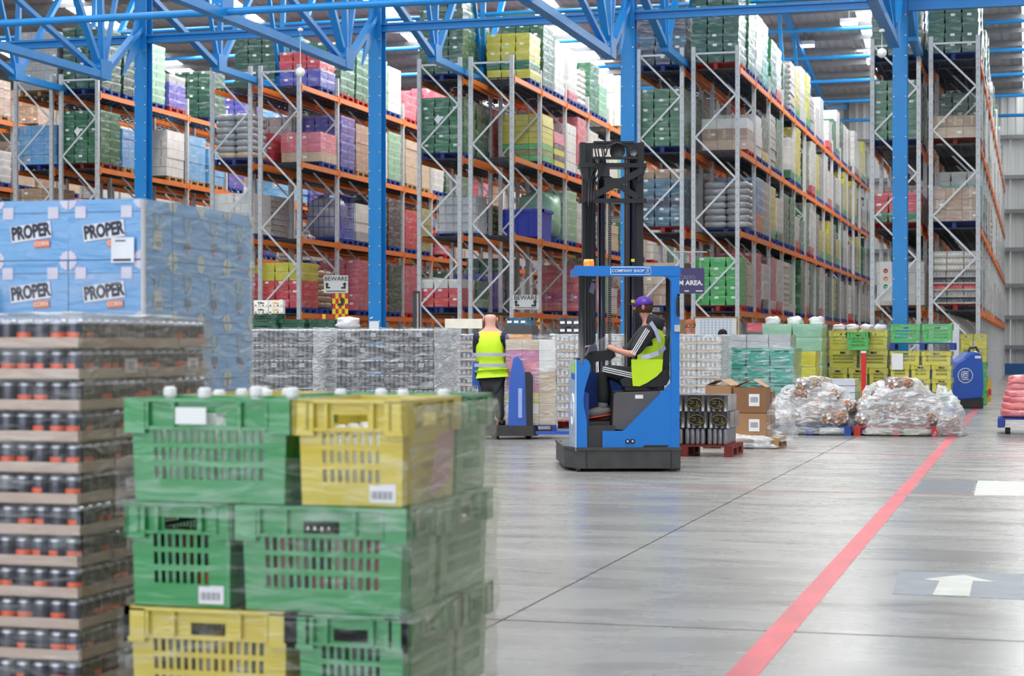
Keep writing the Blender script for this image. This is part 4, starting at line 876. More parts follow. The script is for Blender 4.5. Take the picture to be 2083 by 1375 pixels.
for k in range(110): z = mz(405)-k*.022; chn.box((mx(1247), 1.46, z-.017), (mx(1253), 1.49, z), blackp).box((mx(1249), 1.455, z-.022), (mx(1251), 1.485, z-.017), galv)
put('lift_chain', chn, T)
put('crosshead', MB().box((mx(1187), 1.4, mz(342)), (mx(1324), 1.66, mz(333)), mast), T)
put('crosshead', MB().box((mx(1187), 1.4, mz(414)), (mx(1325), 1.56, mz(405)), mast), T)
put('crosshead', MB().box((mx(1213), 1.36, mz(326)), (mx(1305), 1.42, mz(321)), mast), T)
put('top_beam', MB().box((mx(1218), 1.5, mz(294)), (mx(1300), 1.66, mz(287)), mast).box((mx(1190), 1.5, mz(300)), (mx(1318), 1.66, mz(291)), mast), T)
for a, b in ((1189, 1200), (1306, 1319)): put('mast_head', MB().prism([(mx(a), mz(335)), (mx(b), mz(335)), (mx(b), mz(291)), (mx(a), mz(291))], 1.42, 1.66, mast), T)
put('mast_shoulder', MB().prism([(mx(1190), mz(342)), (mx(1206), mz(342)), (mx(1206), mz(375)), (mx(1196), mz(362))], 1.42, 1.6, mast).prism([(mx(1306), mz(342)), (mx(1323), mz(342)), (mx(1317), mz(362)), (mx(1306), mz(372))], 1.42, 1.6, mast), T)
xb = [(1310, 342), (1323, 342), (1268, 372), (1311, 406), (1297, 406), (1261, 380), (1248, 380), (1222, 406), (1207, 406), (1243, 373), (1240, 366), (1258, 366)]
put('cross_brace', MB().bar((mx(1318), 1.4, mz(346)), (mx(1212), 1.4, mz(402)), .075, .03, mast, (0, 1, 0)).bar((mx(1238), 1.41, mz(360)), (mx(1306), 1.41, mz(403)), .07, .03, mast, (0, 1, 0)).prism([(mx(1240), mz(385)), (mx(1272), mz(385)), (mx(1272), mz(364)), (mx(1240), mz(364))], 1.39, 1.42, mast), T)
put('motor_box', MB().box((mx(1226), 1.36, mz(361)), (mx(1248), 1.45, mz(340)), pm('motor_navy', '24222e', .4)), T)
put('hydraulic_motor', MB().disc((mx(1265), 1.44, mz(309)), .085, .1, blackp, 'y', 20).disc((mx(1296), 1.42, mz(311)), .05, .1, pm('motor_grey', '55565a', .35, .5), 'y', 14), T)
for k, (a, b) in enumerate(((1205, 1222), (1210, 1228), (1216, 1236), (1223, 1240))):
    put('hydraulic_hose', MB().tube([(mx(a), 1.37, mz(420-k*6)), (mx(a+2), 1.36, mz(370)), (mx(b), 1.35, mz(330+k*2)), (mx(b-4), 1.36, mz(305)), (mx(b+6), 1.38, mz(298))], .009, blackp, 6), T)
put('hydraulic_hose', MB().tube([(mx(1240), 1.38, mz(318)), (mx(1244), 1.36, mz(300)), (mx(1262), 1.37, mz(293)), (mx(1282), 1.38, mz(298)), (mx(1286), 1.4, mz(318))], .011, blackp, 6), T)
for k, x in enumerate((1200, 1206, 1211)): put('hydraulic_hose', MB().tube([(mx(x), 1.39, mz(900)), (mx(x), 1.39, mz(540)), (mx(x+1), 1.38, mz(410))], .009, blackp, 6), T)
for y in (530, 613): put('yellow_mark', MB().box((mx(1293), 1.43, mz(y+3)), (mx(1300), 1.45, mz(y-3)), pm('mark_yellow', 'e8e23a', .5)), T)
put('work_lamp', MB().tube([(zx(300), .2, Z_(562)), (zx(297), .2, Z_(570))], .02, black, 8).prism([(zx(268), zz_(105)), (zx(298), zz_(122)), (zx(310), zz_(55)), (zx(285), zz_(40))], .2, .26, pm('mirror_violet', '5a5a78', .3)), T)
put('battery_cover', MB().box((zx(345), 1.0, Z_(916)), (zx(800), 1.4, Z_(800)), black), T)
put('carriage', MB().box((mx(1198), 1.72, .1), (mx(1317), 1.8, .5), mast), T)
for s, q in ((mx(1215), 0), (mx(1290), 0)): put('fork', MB().box((s, 1.8, .08), (s+.1, 2.9, .12), mast), T)
for s in (mx(1150)+.08, mx(1335)): put('support_leg', MB().box((s, 1.7, .04), (s+.14, 3.0, .2), tdk), T)
# ---- driver
skn = pm('skin_tone', 'c98d74', .5, var=.06, sc=12); hair = pm('short_brown_hair', '5b3a26', .85, var=.3, sc=60, bump=.4)
hiv = pm('hi_vis_yellow', 'c6e81c', .6, var=.06, sc=5, bump=.25, bs=9); refl = pm('reflective_tape', 'b9bbd0', .35, .2, var=.05); hood = pm('black_jersey', '2c2c31', .8, var=.2, sc=8, bump=.3, bs=14); trk = pm('black_track_cloth', '1a1a1e', .75, var=.2, sc=8, bump=.25, bs=12); stripe = pm('white_stripe', 'f2f2f2', .6, var=.03)
cap = pm('purple_cap_cloth', '5a2c9e', .7, var=.12, sc=10, bump=.2); shoe = pm('grey_trainer', '6b6664', .7, var=.2, sc=30); sole = pm('orange_sole', 'e5532e', .6)
D = thing('person', 'seated reach truck driver in purple cap, hi-vis vest and striped black tracksuit', 'person', TO, RZ)
dx, dz = lambda px: X_(px), lambda py: Z_(py)
NS, FS, MD = .14, .52, .33
J = {'pel': (dx(1326), MD, dz(772), .13), 'wst': (dx(1331), MD, dz(740), .125), 'chs': (dx(1333), MD, dz(695), .15), 'ush': (dx(1328), MD, dz(664), .115), 'nk': (dx(1324), MD, dz(651), .052), 'hd0': (dx(1318), MD, dz(634), .07), 'hd1': (dx(1316), MD+.005, dz(621), .086), 'hd2': (dx(1317), MD, dz(610), .066),
 'sn': (dx(1323), NS+.03, dz(671), .07), 'en': (dx(1289), NS-.05, dz(722), .045), 'wn': (dx(1252), NS+.06, dz(711), .028), 'hn': (dx(1240), NS+.1, dz(704), (.034, .02)),
 'sf': (dx(1325), FS, dz(671), .07), 'ef': (dx(1288), FS+.06, dz(716), .045), 'wf': (dx(1256), FS, dz(709), .028), 'hf': (dx(1244), FS-.03, dz(704), (.034, .02)),
 'hpn': (dx(1318), MD-.1, dz(772), .095), 'kn': (dx(1227), MD-.14, dz(752), .062), 'an': (dx(1231), MD-.12, dz(826), .04), 'hln': (dx(1233), MD-.12, dz(838), .035), 'tn': (dx(1206), MD-.14, dz(843), .03),
 'hpf': (dx(1318), MD+.1, dz(772), .095), 'kf': (dx(1236), MD+.2, dz(760), .062), 'af': (dx(1246), MD+.2, dz(834), .04), 'tf': (dx(1222), MD+.2, dz(850), .03)}
E = [('pel', 'wst'), ('wst', 'chs'), ('chs', 'ush'), ('ush', 'nk'), ('nk', 'hd0'), ('hd0', 'hd1'), ('hd1', 'hd2'), ('ush', 'sn'), ('sn', 'en'), ('en', 'wn'), ('wn', 'hn'), ('ush', 'sf'), ('sf', 'ef'), ('ef', 'wf'), ('wf', 'hf'), ('pel', 'hpn'), ('hpn', 'kn'), ('kn', 'an'), ('an', 'hln'), ('hln', 'tn'), ('pel', 'hpf'), ('hpf', 'kf'), ('kf', 'af'), ('af', 'tf')]
def fingers(J, E, roots, hk, c, base, curl, side):
    for i in range(4):
        a = Vector(c)+Vector((base.x*.2, (i-1.5)*.019*side, 0)); L = (.075, .085, .08, .062)[i]
        p1 = a+base*L*.5; p2 = p1+(base+curl).normalized()*L*.33; p3 = p2+(base+curl*2.2).normalized()*L*.27
        ks = ['%s%d%d' % (hk, i, k) for k in range(4)]
        for k, p, r in zip(ks, (a, p1, p2, p3), (.0095, .009, .0082, .007)): J[k] = (*p, r)
        E += [(ks[0], ks[1]), (ks[1], ks[2]), (ks[2], ks[3])]; roots.append(ks[0])
    a = Vector(c)+Vector((.03, 1.5*.02*side, -.005)); p1 = a+Vector((-.02, .025*side, -.012)); p2 = p1+Vector((-.028, .008*side, -.008))
    for k, p, r in zip(('t0', 't1', 't2'), (a, p1, p2), (.012, .0105, .009)): J[hk+k] = (*p, r)
    E += [(hk+'t0', hk+'t1'), (hk+'t1', hk+'t2')]; roots.append(hk+'t0')
roots = ['pel']
fingers(J, E, roots, 'n', J['hn'][:3], Vector((-1, .1, -.1)).normalized(), Vector((-.1, 0, -.7)), 1)
fingers(J, E, roots, 'f', J['hf'][:3], Vector((-1, -.1, -.1)).normalized(), Vector((-.1, 0, -.7)), -1)
skin('body', J, E, skn, D, roots)
def suit(nm, keys, grow, m_, root, sub=1, over={}, parent=D, J=J, E=E):
    jj = {k: (*J[k][:3], (J[k][3] if not isinstance(J[k][3], tuple) else J[k][3][0])+grow) for k in keys}
    jj.update(over); return skin(nm, jj, [e for e in E if e[0] in jj and e[1] in jj], m_, parent, [root], sub)
wc = tuple((Vector(J['en'][:3])*.55+Vector(J['wn'][:3])*.45)); wcf = tuple((Vector(J['ef'][:3])*.5+Vector(J['wf'][:3])*.5))
suit('hooded_jacket', ['wst', 'chs', 'ush', 'sn', 'en', 'sf', 'ef', 'wf'], .018, hood, 'wst', over={'sn': (*J['sn'][:3], .1), 'en': (*J['en'][:3], .072), 'wst': (*J['wst'][:3], .15), 'wf': (*wcf, .05)})
suit('track_trousers', ['pel', 'hpn', 'kn', 'an', 'hpf', 'kf', 'af'], .018, trk, 'pel')
suit('hi_vis_vest', ['pel', 'wst', 'chs', 'ush', 'sn', 'sf'], .03, hiv, 'wst', over={'pel': (dx(1327), MD, dz(775), .17), 'wst': (dx(1331), MD, dz(735), .165), 'chs': (dx(1335), MD, dz(695), .185), 'ush': (dx(1333), MD, dz(668), .15), 'sn': (dx(1329), NS+.05, dz(674), .105), 'sf': (dx(1329), FS-.03, dz(674), .1)})
put('vest_skirt', MB().prism(P((543, 560), (547, 650), (554, 738), (600, 740), (650, 716), (716, 672), (750, 636), (756, 560)), .085, .115, hiv), D)
def tape(pts, w_, m_, nm, par=D, th=.006):
    b = MB()
    for a, c in zip(pts, pts[1:]): b.bar(a, c, th, w_, m_)
    return put(nm, b, par)
tape([(dx(1326), NS-.03, dz(655)), (dx(1336), NS-.07, dz(672)), (dx(1344), NS-.06, dz(695)), (dx(1347), NS-.05, dz(712))], .045, refl, 'reflective_tape')
tape([(dx(1307), NS-.035, dz(727)), (dx(1325), NS-.065, dz(724)), (dx(1342), NS-.06, dz(718)), (dx(1357), NS+.02, dz(706))], .05, refl, 'reflective_tape')
put('hood', sack_mb(.21, .3, .17, hood, 12, 16, 10, .01), D, (dx(1334), MD-.02, dz(671)), rot=(0, radians(18), 0))
def limb_stripes(a, b, r0, r1, offs, nm, wid=.009, bend=.0):
    a, b = Vector(a), Vector(b); d = (b-a).normalized(); side = Vector((0, -1, 0)); up = side.cross(d).normalized()
    for o in offs:
        pts = []
        for k in range(7):
            t = k/6; r = r0+(r1-r0)*t; ang = o/r
            pts.append(a+(b-a)*t+side*cos(ang)*r*1.0+up*sin(ang)*r)
        m_ = MB()
        for p, q in zip(pts, pts[1:]): m_.bar(p, q, .006, wid, stripe)
        put(nm, m_, D)
sn, en = Vector(J['sn'][:3]), Vector(J['en'][:3]); limb_stripes(sn+Vector((-.01, 0, .0)), en, .108, .08, (-.032, -.012, .008), 'sleeve_stripe')
limb_stripes(Vector(J['hpn'][:3])*.75+Vector(J['kn'][:3])*.25, J['kn'][:3], .1, .082, (-.03, -.008, .014), 'trouser_stripe', .01)
hc = Vector((dx(1316), MD, dz(622)))
put('hair', MB().ball(hc+Vector((.014, 0, .0)), (.093, .087, .1), hair, 20, 12), D)
cp_ = MB(); cp_.ball(hc+Vector((.003, 0, .022)), (.106, .094, .092), cap, 24, 14)
cp_.v = [(x, y, max(z, hc.z+.012+(x-hc.x)*.15)) for x, y, z in cp_.v]
C_ = put('cap', cp_, D)
put('cap_button', MB().ball(hc+Vector((.003, 0, .114)), .01, cap, 8, 6), C_)
put('cap_opening', MB().box(hc+Vector((.075, -.05, .012)), hc+Vector((.1, .05, .05)), hair), C_)
put('cap_peak', MB().prism([(hc.x-.07, hc.y-.065), (hc.x-.13, hc.y-.03), (hc.x-.155, hc.y+.02), (hc.x-.13, hc.y+.07), (hc.x-.06, hc.y+.08)], hc.z+.02, hc.z+.03, cap, 'xy'), C_)
put('cap_emblem', MB().tube([(hc.x-.005+.014*cos(a), hc.y-.088, hc.z+.055+.014*sin(a)) for a in [2*pi*k/12 for k in range(13)]], .002, stripe, 5), C_)
fc = MB().ball(hc+Vector((-.012, -.088, -.012)), (.018, .01, .028), skn, 10, 8); put('ear', fc, D)
put('ear', MB().ball(hc+Vector((-.012, .088, -.012)), (.018, .01, .028), skn, 10, 8), D)
put('nose', MB().ball(hc+Vector((-.096, .02, -.02)), (.022, .014, .02), skn, 10, 8), D)
put('mouth', MB().ball(hc+Vector((-.088, .02, -.058)), (.008, .024, .006), pm('lips', 'a8604f', .5), 8, 6), D)
for q in (-.02, .055): put('eye', MB().ball(hc+Vector((-.085, q, .0)), (.008, .013, .008), pm('eye_white', 'e8e6e2', .3), 8, 6), D)
for (a, b, h_) in (('an', 'tn', NS), ('af', 'tf', FS)):
    A, B = Vector(J[a][:3]), Vector(J[b][:3]); S1 = put('shoe', MB().ball((A+B)/2+Vector((-.005, 0, -.03)), (.155, .052, .055), shoe, 16, 10).ball(A+Vector((0, 0, -.01)), (.055, .048, .06), shoe, 12, 8), D)
    S1.data.transform(Matrix.Translation((A+B)/2) @ Matrix.Rotation(radians(-9), 4, 'Y') @ Matrix.Translation(-(A+B)/2))
    sl_ = put('sole', MB().ball((A+B)/2+Vector((-.008, 0, -.075)), (.155, .05, .011), sole, 16, 8), S1); sl_.data.transform(Matrix.Translation((A+B)/2) @ Matrix.Rotation(radians(-9), 4, 'Y') @ Matrix.Translation(-(A+B)/2))
    for k in range(3): put('lace', MB().bar(A+Vector((-.04-k*.025, -.05, -.02-k*.005)), A+Vector((-.05-k*.025, .05, -.016-k*.005)), .008, .008, pm('lace_pink', 'd88a80', .6)), S1)
# the shoes rest on a pedal block
put('pedal_block', MB().box((zx(225), .1, Z_(868)), (zx(400), .62, Z_(858)), black), T)
# ================================================= RIDER ON THE PALLET TRUCK (d = 27)
RD = 27.0; RS = F/RD; RO = at(995, RD); rz = TH
rx = lambda px: (px-995)/RS
rzz = lambda py: CZ-(py-HY)/RS
bt = pm('deep_blue_truck', '1d55b8', .35, var=.08, coat=.6); dk_ = pm('dark_skirt', '3a3836', .6, var=.25)
R = thing('rider_pallet_truck', 'blue stand-on pallet truck carrying the bald rider and a magenta load', 'pallet truck', RO, rz)
put('base', MB().prism([(rx(982), 0), (rx(1085), 0), (rx(1095), .2), (rx(1095), .7), (rx(982), .7)], rzz(887), rzz(866), dk_, 'xy'), R)
put('body', MB().prism([(rx(1033), rzz(868)), (rx(1083), rzz(868)), (rx(1080), rzz(790)), (rx(1070), rzz(770)), (rx(1062), rzz(735)), (rx(1052), rzz(724)), (rx(1044), rzz(730)), (rx(1036), rzz(775))], .05, .65, bt), R)
put('side_stripe', MB().box((rx(1054), .03, rzz(850)), (rx(1062), .05, rzz(790)), pm('stripe_pale_blue', '9fb4e6', .5)), R)
put('battery_cover', MB().prism([(rx(1071), rzz(868)), (rx(1084), rzz(868)), (rx(1084), rzz(765)), (rx(1078), rzz(757)), (rx(1068), rzz(757))], .02, .68, black), R)
put('back_support', MB().prism([(rx(960), rzz(785)), (rx(975), rzz(785)), (rx(972), rzz(735)), (rx(961), rzz(737))], .15, .5, bt), R)
put('back_support_post', MB().box((rx(972), .2, rzz(868)), (rx(1000), .45, rzz(783)), bt), R)
put('handle_bar', MB().tube([(rx(1040), .15, rzz(728)), (rx(1028), .15, rzz(715)), (rx(1028), .5, rzz(715)), (rx(1040), .5, rzz(728))], .018, black, 8), R)
for x, y in ((1008, .1), (1008, .6), (1075, .35)): put('wheel', MB().disc((rx(x), y, .06), .06, .08, rubber, 'y', 16), R)
for y in (.08, .48): put('fork', MB().box((rx(1090), y, .07), (rx(1090)+.75, y+.17, .12), bt), R)
M = thing('person', 'bald rider in hi-vis vest and dark trousers seen from behind on the pallet truck', 'person', RO, rz)
K = {'pel': (rx(998), .28, rzz(768), .15), 'wst': (rx(998), .28, rzz(740), .15), 'chs': (rx(997), .28, rzz(700), .17), 'ush': (rx(996), .28, rzz(678), .13), 'nk': (rx(996), .28, rzz(664), .062), 'hd0': (rx(997), .28, rzz(655), .085), 'hd1': (rx(997), .29, rzz(645), .1), 'hd2': (rx(997), .29, rzz(638), .08),
 'sl': (rx(971), .3, rzz(684), .075), 'el': (rx(969), .4, rzz(720), .048), 'wl': (rx(985), .62, rzz(728), .032), 'hl': (rx(990), .7, rzz(728), (.038, .024)),
 'sr': (rx(1022), .28, rzz(684), .075), 'er': (rx(1034), .34, rzz(712), .048), 'wr': (rx(1036), .56, rzz(722), .032), 'hr': (rx(1032), .64, rzz(722), (.038, .024)),
 'hpl': (rx(986), .28, rzz(775), .1), 'kl': (rx(990), .26, rzz(818), .07), 'al': (rx(1000), .32, rzz(858), .045), 'tl': (rx(1002), .48, rzz(863), .035),
 'hpr': (rx(1012), .28, rzz(775), .1), 'kr': (rx(1013), .2, rzz(818), .07), 'ar': (rx(1018), .3, rzz(858), .045), 'tr': (rx(1021), .46, rzz(863), .035)}
EK = [('pel', 'wst'), ('wst', 'chs'), ('chs', 'ush'), ('ush', 'nk'), ('nk', 'hd0'), ('hd0', 'hd1'), ('hd1', 'hd2'), ('ush', 'sl'), ('sl', 'el'), ('el', 'wl'), ('wl', 'hl'), ('ush', 'sr'), ('sr', 'er'), ('er', 'wr'), ('wr', 'hr'), ('pel', 'hpl'), ('hpl', 'kl'), ('kl', 'al'), ('al', 'tl'), ('pel', 'hpr'), ('hpr', 'kr'), ('kr', 'ar'), ('ar', 'tr')]
def fold(J, E, roots, hk, c, sx):
    for i in range(4):
        a = Vector(c)+Vector(((i-1.5)*.019, .02, 0)); L = (.075, .085, .08, .062)[i]
        p1 = a+Vector((0, L*.5, -.005)); p2 = p1+Vector((0, L*.25, -L*.3)); p3 = p2+Vector((0, -L*.05, -L*.28)); ks = ['%s%d%d' % (hk, i, k) for k in range(4)]
        for k, p, r in zip(ks, (a, p1, p2, p3), (.0095, .009, .0082, .007)): J[k] = (*p, r)
        E += [(ks[0], ks[1]), (ks[1], ks[2]), (ks[2], ks[3])]; roots.append(ks[0])
    a = Vector(c)+Vector((.03*sx, -.01, -.005)); p1 = a+Vector((.022*sx, .025, -.012)); p2 = p1+Vector((.0, .03, -.012))
    for k, p, r in zip(('t0', 't1', 't2'), (a, p1, p2), (.012, .0105, .009)): J[hk+k] = (*p, r)
    E += [(hk+'t0', hk+'t1'), (hk+'t1', hk+'t2')]; roots.append(hk+'t0')
rk = ['pel']; fold(K, EK, rk, 'l', K['hl'][:3], 1); fold(K, EK, rk, 'r', K['hr'][:3], -1)
skp = pm('pink_skin', 'd9a393', .5, var=.05)
skin('body', K, EK, skp, M, rk)
kw = dict(parent=M, J=K, E=EK)
suit('dark_jersey', ['wst', 'chs', 'ush', 'sl', 'el', 'wl', 'sr', 'er', 'wr'], .018, pm('navy_jersey', '20243a', .8, bump=.2), 'wst', over={'ush': (rx(996), .28, rzz(675), .15), 'sl': (rx(972), .3, rzz(683), .115), 'sr': (rx(1021), .28, rzz(683), .115)}, **kw)
suit('trousers', ['pel', 'hpl', 'kl', 'al', 'hpr', 'kr', 'ar'], .022, pm('charcoal_trousers', '3b3b3f', .8, bump=.2), 'pel', **kw)
suit('hi_vis_vest', ['pel', 'wst', 'chs', 'ush', 'sl', 'sr'], .03, hiv, 'wst', over={'pel': (rx(1000), .28, rzz(752), .25), 'wst': (rx(999), .28, rzz(735), .235), 'chs': (rx(996), .28, rzz(700), .235), 'ush': (rx(995), .28, rzz(679), .18), 'sl': (rx(977), .28, rzz(682), .1), 'sr': (rx(1015), .28, rzz(682), .1)}, **kw)
def band(cz, r, w_, nm, par, cx_, cy_, m_=refl, ry=.8):
    put(nm, MB().add([(cx_+r*cos(a)*1.0, cy_+r*ry*sin(a), cz+s*w_/2) for s in (-1, 1) for a in [2*pi*k/24 for k in range(24)]], [(k, (k+1) % 24, 24+(k+1) % 24, 24+k) for k in range(24)], m_, True), par)
band(rzz(721.5), .272, .05, 'reflective_tape', M, rx(997), .28, ry=1); band(rzz(743), .28, .05, 'reflective_tape', M, rx(999), .28, ry=1)
for sx in (-1, 1): put('ear', MB().ball((rx(997)+sx*.1, .29, rzz(649)), (.012, .02, .03), skp, 8, 6), M); put('shoe', MB().ball((rx(1002 if sx < 0 else 1021), .4, rzz(862)), (.06, .17, .06), black, 12, 8), M)
put('nose', MB().ball((rx(997), .4, rzz(648)), (.014, .02, .02), skp, 8, 6), M)
put('mouth', MB().ball((rx(997), .385, rzz(654)), (.024, .008, .006), pm('lips', 'a8604f', .5), 8, 6), M)
for q in (-.035, .035): put('eye', MB().ball((rx(997)+q, .38, rzz(644.5)), (.013, .008, .008), pm('eye_white', 'e8e6e2', .3), 8, 6), M)
# two more people half hidden behind the pallets
def bystander(px, d, top, label, top_m, hair_m):
    h = zp(top, d); s = h/1.8; o = thing('person', label, 'person', at(px, d), TH)
    B = {'pel': (0, 0, .95*s, .14), 'chs': (0, 0, 1.28*s, .16), 'ush': (0, 0, 1.44*s, .12), 'nk': (0, 0, 1.53*s, .06), 'hd0': (0, 0, 1.6*s, .08), 'hd1': (0, 0, 1.68*s, .095), 'hd2': (0, 0, 1.73*s, .07)}
    Eb = [('pel', 'chs'), ('chs', 'ush'), ('ush', 'nk'), ('nk', 'hd0'), ('hd0', 'hd1'), ('hd1', 'hd2')]
    for sd_ in (-1, 1):
        k = 'l' if sd_ < 0 else 'r'
        B.update({'s'+k: (sd_*.19, 0, 1.42*s, .07), 'e'+k: (sd_*.25, .03, 1.14*s, .045), 'w'+k: (sd_*.24, -.08, .9*s, .03), 'hd'+k: (sd_*.23, -.12, .8*s, .03), 'hp'+k: (sd_*.1, 0, .92*s, .095), 'k'+k: (sd_*.11, 0, .5*s, .06), 'a'+k: (sd_*.12, .02, .09, .04), 't'+k: (sd_*.13, -.14, .045, .035)})
        Eb += [('ush', 's'+k), ('s'+k, 'e'+k), ('e'+k, 'w'+k), ('w'+k, 'hd'+k), ('pel', 'hp'+k), ('hp'+k, 'k'+k), ('k'+k, 'a'+k), ('a'+k, 't'+k)]
    skin('body', B, Eb, skn, o, ['pel'])
    suit('top', ['pel', 'chs', 'ush', 'sl', 'el', 'wl', 'sr', 'er', 'wr'], .02, top_m, 'chs', parent=o, J=B, E=Eb)
    suit('trousers', ['pel', 'hpl', 'kl', 'al', 'hpr', 'kr', 'ar'], .022, trk, 'pel', parent=o, J=B, E=Eb)
    put('hair', MB().ball((0, .012, 1.695*s), (.1, .105, .1), hair_m, 16, 10), o)
    for q in (-.035, .035): put('eye', MB().ball((q, -.09, 1.67*s), (.013, .008, .008), pm('eye_white', 'e8e6e2', .3), 8, 6), o)
    put('nose', MB().ball((0, -.1, 1.64*s), (.014, .02, .02), skn, 8, 6), o); put('mouth', MB().ball((0, -.09, 1.605*s), (.022, .008, .006), pm('lips', 'a8604f', .5), 8, 6), o)
bystander(1404, 32.5, 648, 'worker with short ginger hair, head showing beside the gridded whiteboard', hiv, pm('ginger_hair', '9a5b3c', .8, bump=.3))
bystander(1470, 38.5, 669, 'worker with black hair, head just showing below the gridded whiteboard', hood, pm('black_hair', '17161a', .8))
# ================================================= FLOOR PALLETS
def place(px, d): p = at(px, d); return p
def gl(px, py): p = gr(px, py); return p
# grey can packs, shrink-wrapped, in two stacks
gcan = pm('grey_can', '56555b', .35, .4, var=.35, sc=30, coat=.8, wrap=.0); gtop = pm('grey_can_top', 'c4c4ca', .3, .8); gfilm = film('pack_film', .05, .4)
def pack_mesh(nx, ny, h, r, m1, m2):
    b = MB()
    for i in range(nx):
        for j in range(ny):
            if 0 < i < nx-1 and 0 < j < ny-1: continue
            b.lathe([(r*.82, .004), (r, .012), (r, h-.012), (r*.82, h-.002)], m1, 8, ((i-(nx-1)/2)*2*r, (j-(ny-1)/2)*2*r, 0), mats=[m2, m1, m2, m2])
    return b
pk1 = pack_mesh(5, 4, .165, .0295, gcan, gtop).mesh('cans'); pkf = MB().box((-.15, -.12, 0), (.15, .12, .168), gfilm).mesh('shrink_film')
slip = MB().box((-.03, -.003, -.022), (.03, 0, .022), pm('slip_white', 'e9e9ee', .5)).box((-.026, -.0035, -.018), (.026, -.003, .018), pm('slip_print', 'a9a6ae', .5)).mesh('barcode_label')
def can_pallet(px, d, wname, ncol=4, nl=8, top=668):
    p = at(px, d); H = zp(top, d); n_ = int((H-.147)/.172); base = H-n_*.172
    pallet_thing('b', 'blue pallet under the %s' % wname, (p.x+.6, p.y+.5, 0), 0, 1.2, 1.0)
    for L in range(n_):
        for i in range(ncol):
            for j in range(4):
                if j and i < ncol-1: continue
                t = thing('can_pack', 'grey can pack, %s layer, %s column, %s row, %s' % (ORD[L], ORD[i], ORD[j], wname.replace('grey can ', '')), 'can pack', (p.x+.15+i*.3+random.uniform(-.004, .004), p.y+.125+j*.25, .147+L*(H-.147)/n_), 0, 'grey can packs '+wname)
                put('cans', pk1, t); put('shrink_film', pkf, t, sc=(1, 1, (H-.147)/n_/.172))
                if j == 0 and (L+n_) % 2 == 1 and (i+L) % 3: put('barcode_label', slip, t, (random.uniform(-.06, .06), -.122, .1))
                if j == 2 and L % 2: put('barcode_label', slip, t, (.152, 0, .1), pi/2)
    put('stretch_film', sheet_mb((p.x-.01, p.y-.015, .15), (1.22, 0, 0), (0, 0, H-.14), 30, 30, .012, film('grey_stack_film', .03, .5), px), label='creased clear film across the front of the '+wname, cat='film')
    put('stretch_film', sheet_mb((p.x+1.215, p.y, .15), (0, 1.02, 0), (0, 0, H-.14), 20, 30, .02, filmm, px+3), label='milky film down the side of the '+wname, cat='film')
can_pallet(683, 22, 'grey can stack nearer the bald rider')
can_pallet(440, 22, 'grey can stack beside the blue cartons')
can_pallet(470, 24.6, 'rear grey can stack', 4, 8, 680)
# tall drinks-tray stacks in milky film
def tray_tower(px, d, top, label, cols=('white', 'tan'), w_=1.2, nlay=10, grp=None, fm=film('tower_film', .1, .5), pal='r'):
    p = at(px, d); H = zp(top, d); t = thing('tray_stack', label, 'pallet load', (p.x+w_/2, p.y+.5, 0), 0); h = (H-.147)/nlay; put('pallet', PALM[pal], t)
    m1, m2 = crm(cols[0], 1), crm(cols[1], 1); me = MB()
    me.box((-.19, -.155, 0), (.19, .155, h*.3), m2).box((-.175, -.14, h*.3), (.175, .14, h*.95), m1)
    for q in range(5): me.tube([(-.15+q*.075, -.14, h*.3), (-.15+q*.075, -.14, h*.78), (-.15+q*.075, -.14, h*.97)], [.033, .033, .015], m1, 7)
    for q in range(4): me.tube([(.172, -.12+q*.08, h*.3), (.172, -.12+q*.08, h*.78), (.172, -.12+q*.08, h*.97)], [.033, .033, .015], m1, 7)
    me = me.mesh('drinks_tray')
    for L in range(nlay):
        for i in range(3):
            for j in range(3):
                if j and i < 2 and L < nlay-1: continue
                put('drinks_tray', me, t, ((i-1)*.39, (j-1)*.325, .147+L*h))
    put('stretch_film', sheet_mb((-.6, -.505, .12), (1.2, 0, 0), (0, 0, H-.12), 24, 30, .015, fm, px), t); put('stretch_film', sheet_mb((.605, -.5, .12), (0, 1, 0), (0, 0, H-.12), 20, 30, .02, fm, px+5), t)
    put('stretch_film', sheet_mb((-.6, -.5, H+.005), (1.2, 0, 0), (0, 1, 0), 20, 16, .02, fm, px+9), t)
    return t
tray_tower(872, 30.5, 681, 'film-wrapped tray stack behind the bald rider, dark bottles in tan trays', ('navy', 'tan'), fm=filmc)
tray_tower(1118, 30.5, 681, 'white wrapped bottle tray stack between the magenta load and the reach truck', ('grey', 'tan'))
tray_tower(1316, 30.0, 682, 'white wrapped drinks tray stack just past the reach truck post', ('grey', 'tan'))
tray_tower(1180, 33.0, 681, 'white wrapped tray stack seen through the reach truck cab', ('white', 'tan'))
# magenta load on the pallet truck forks
p = at(1068, 27.2); t = thing('carton_stack', 'magenta and cream cartons wrapped in film on the pallet truck forks', 'pallet load', (p.x, p.y+.3, .12), TH)
put('pallet', PAL['b'].mesh('pallet'), t, (0, 0, 0), sc=(.62, .8, .6))
for L, c in enumerate(('tan', 'white', 'yellow', 'magenta', 'magenta', 'pink', 'magenta', 'tan')):
    for i in (-1, 0, 1): put('carton', MB().box((-.118, -.35, 0), (.118, .35, .152), crm(c if i < 1 else ('white' if L > 4 else 'tan'))), t, (i*.12*2, 0, .09+L*.155))
put('stretch_film', sheet_mb((-.37, -.37, .05), (.74, 0, 0), (0, 0, 1.35), 16, 24, .015, filmc, 8), t)
put('stretch_film', sheet_mb((.375, -.37, .02), (.02, .74, 0), (0, 0, 1.38), 16, 24, .03, filmm, 9), t)
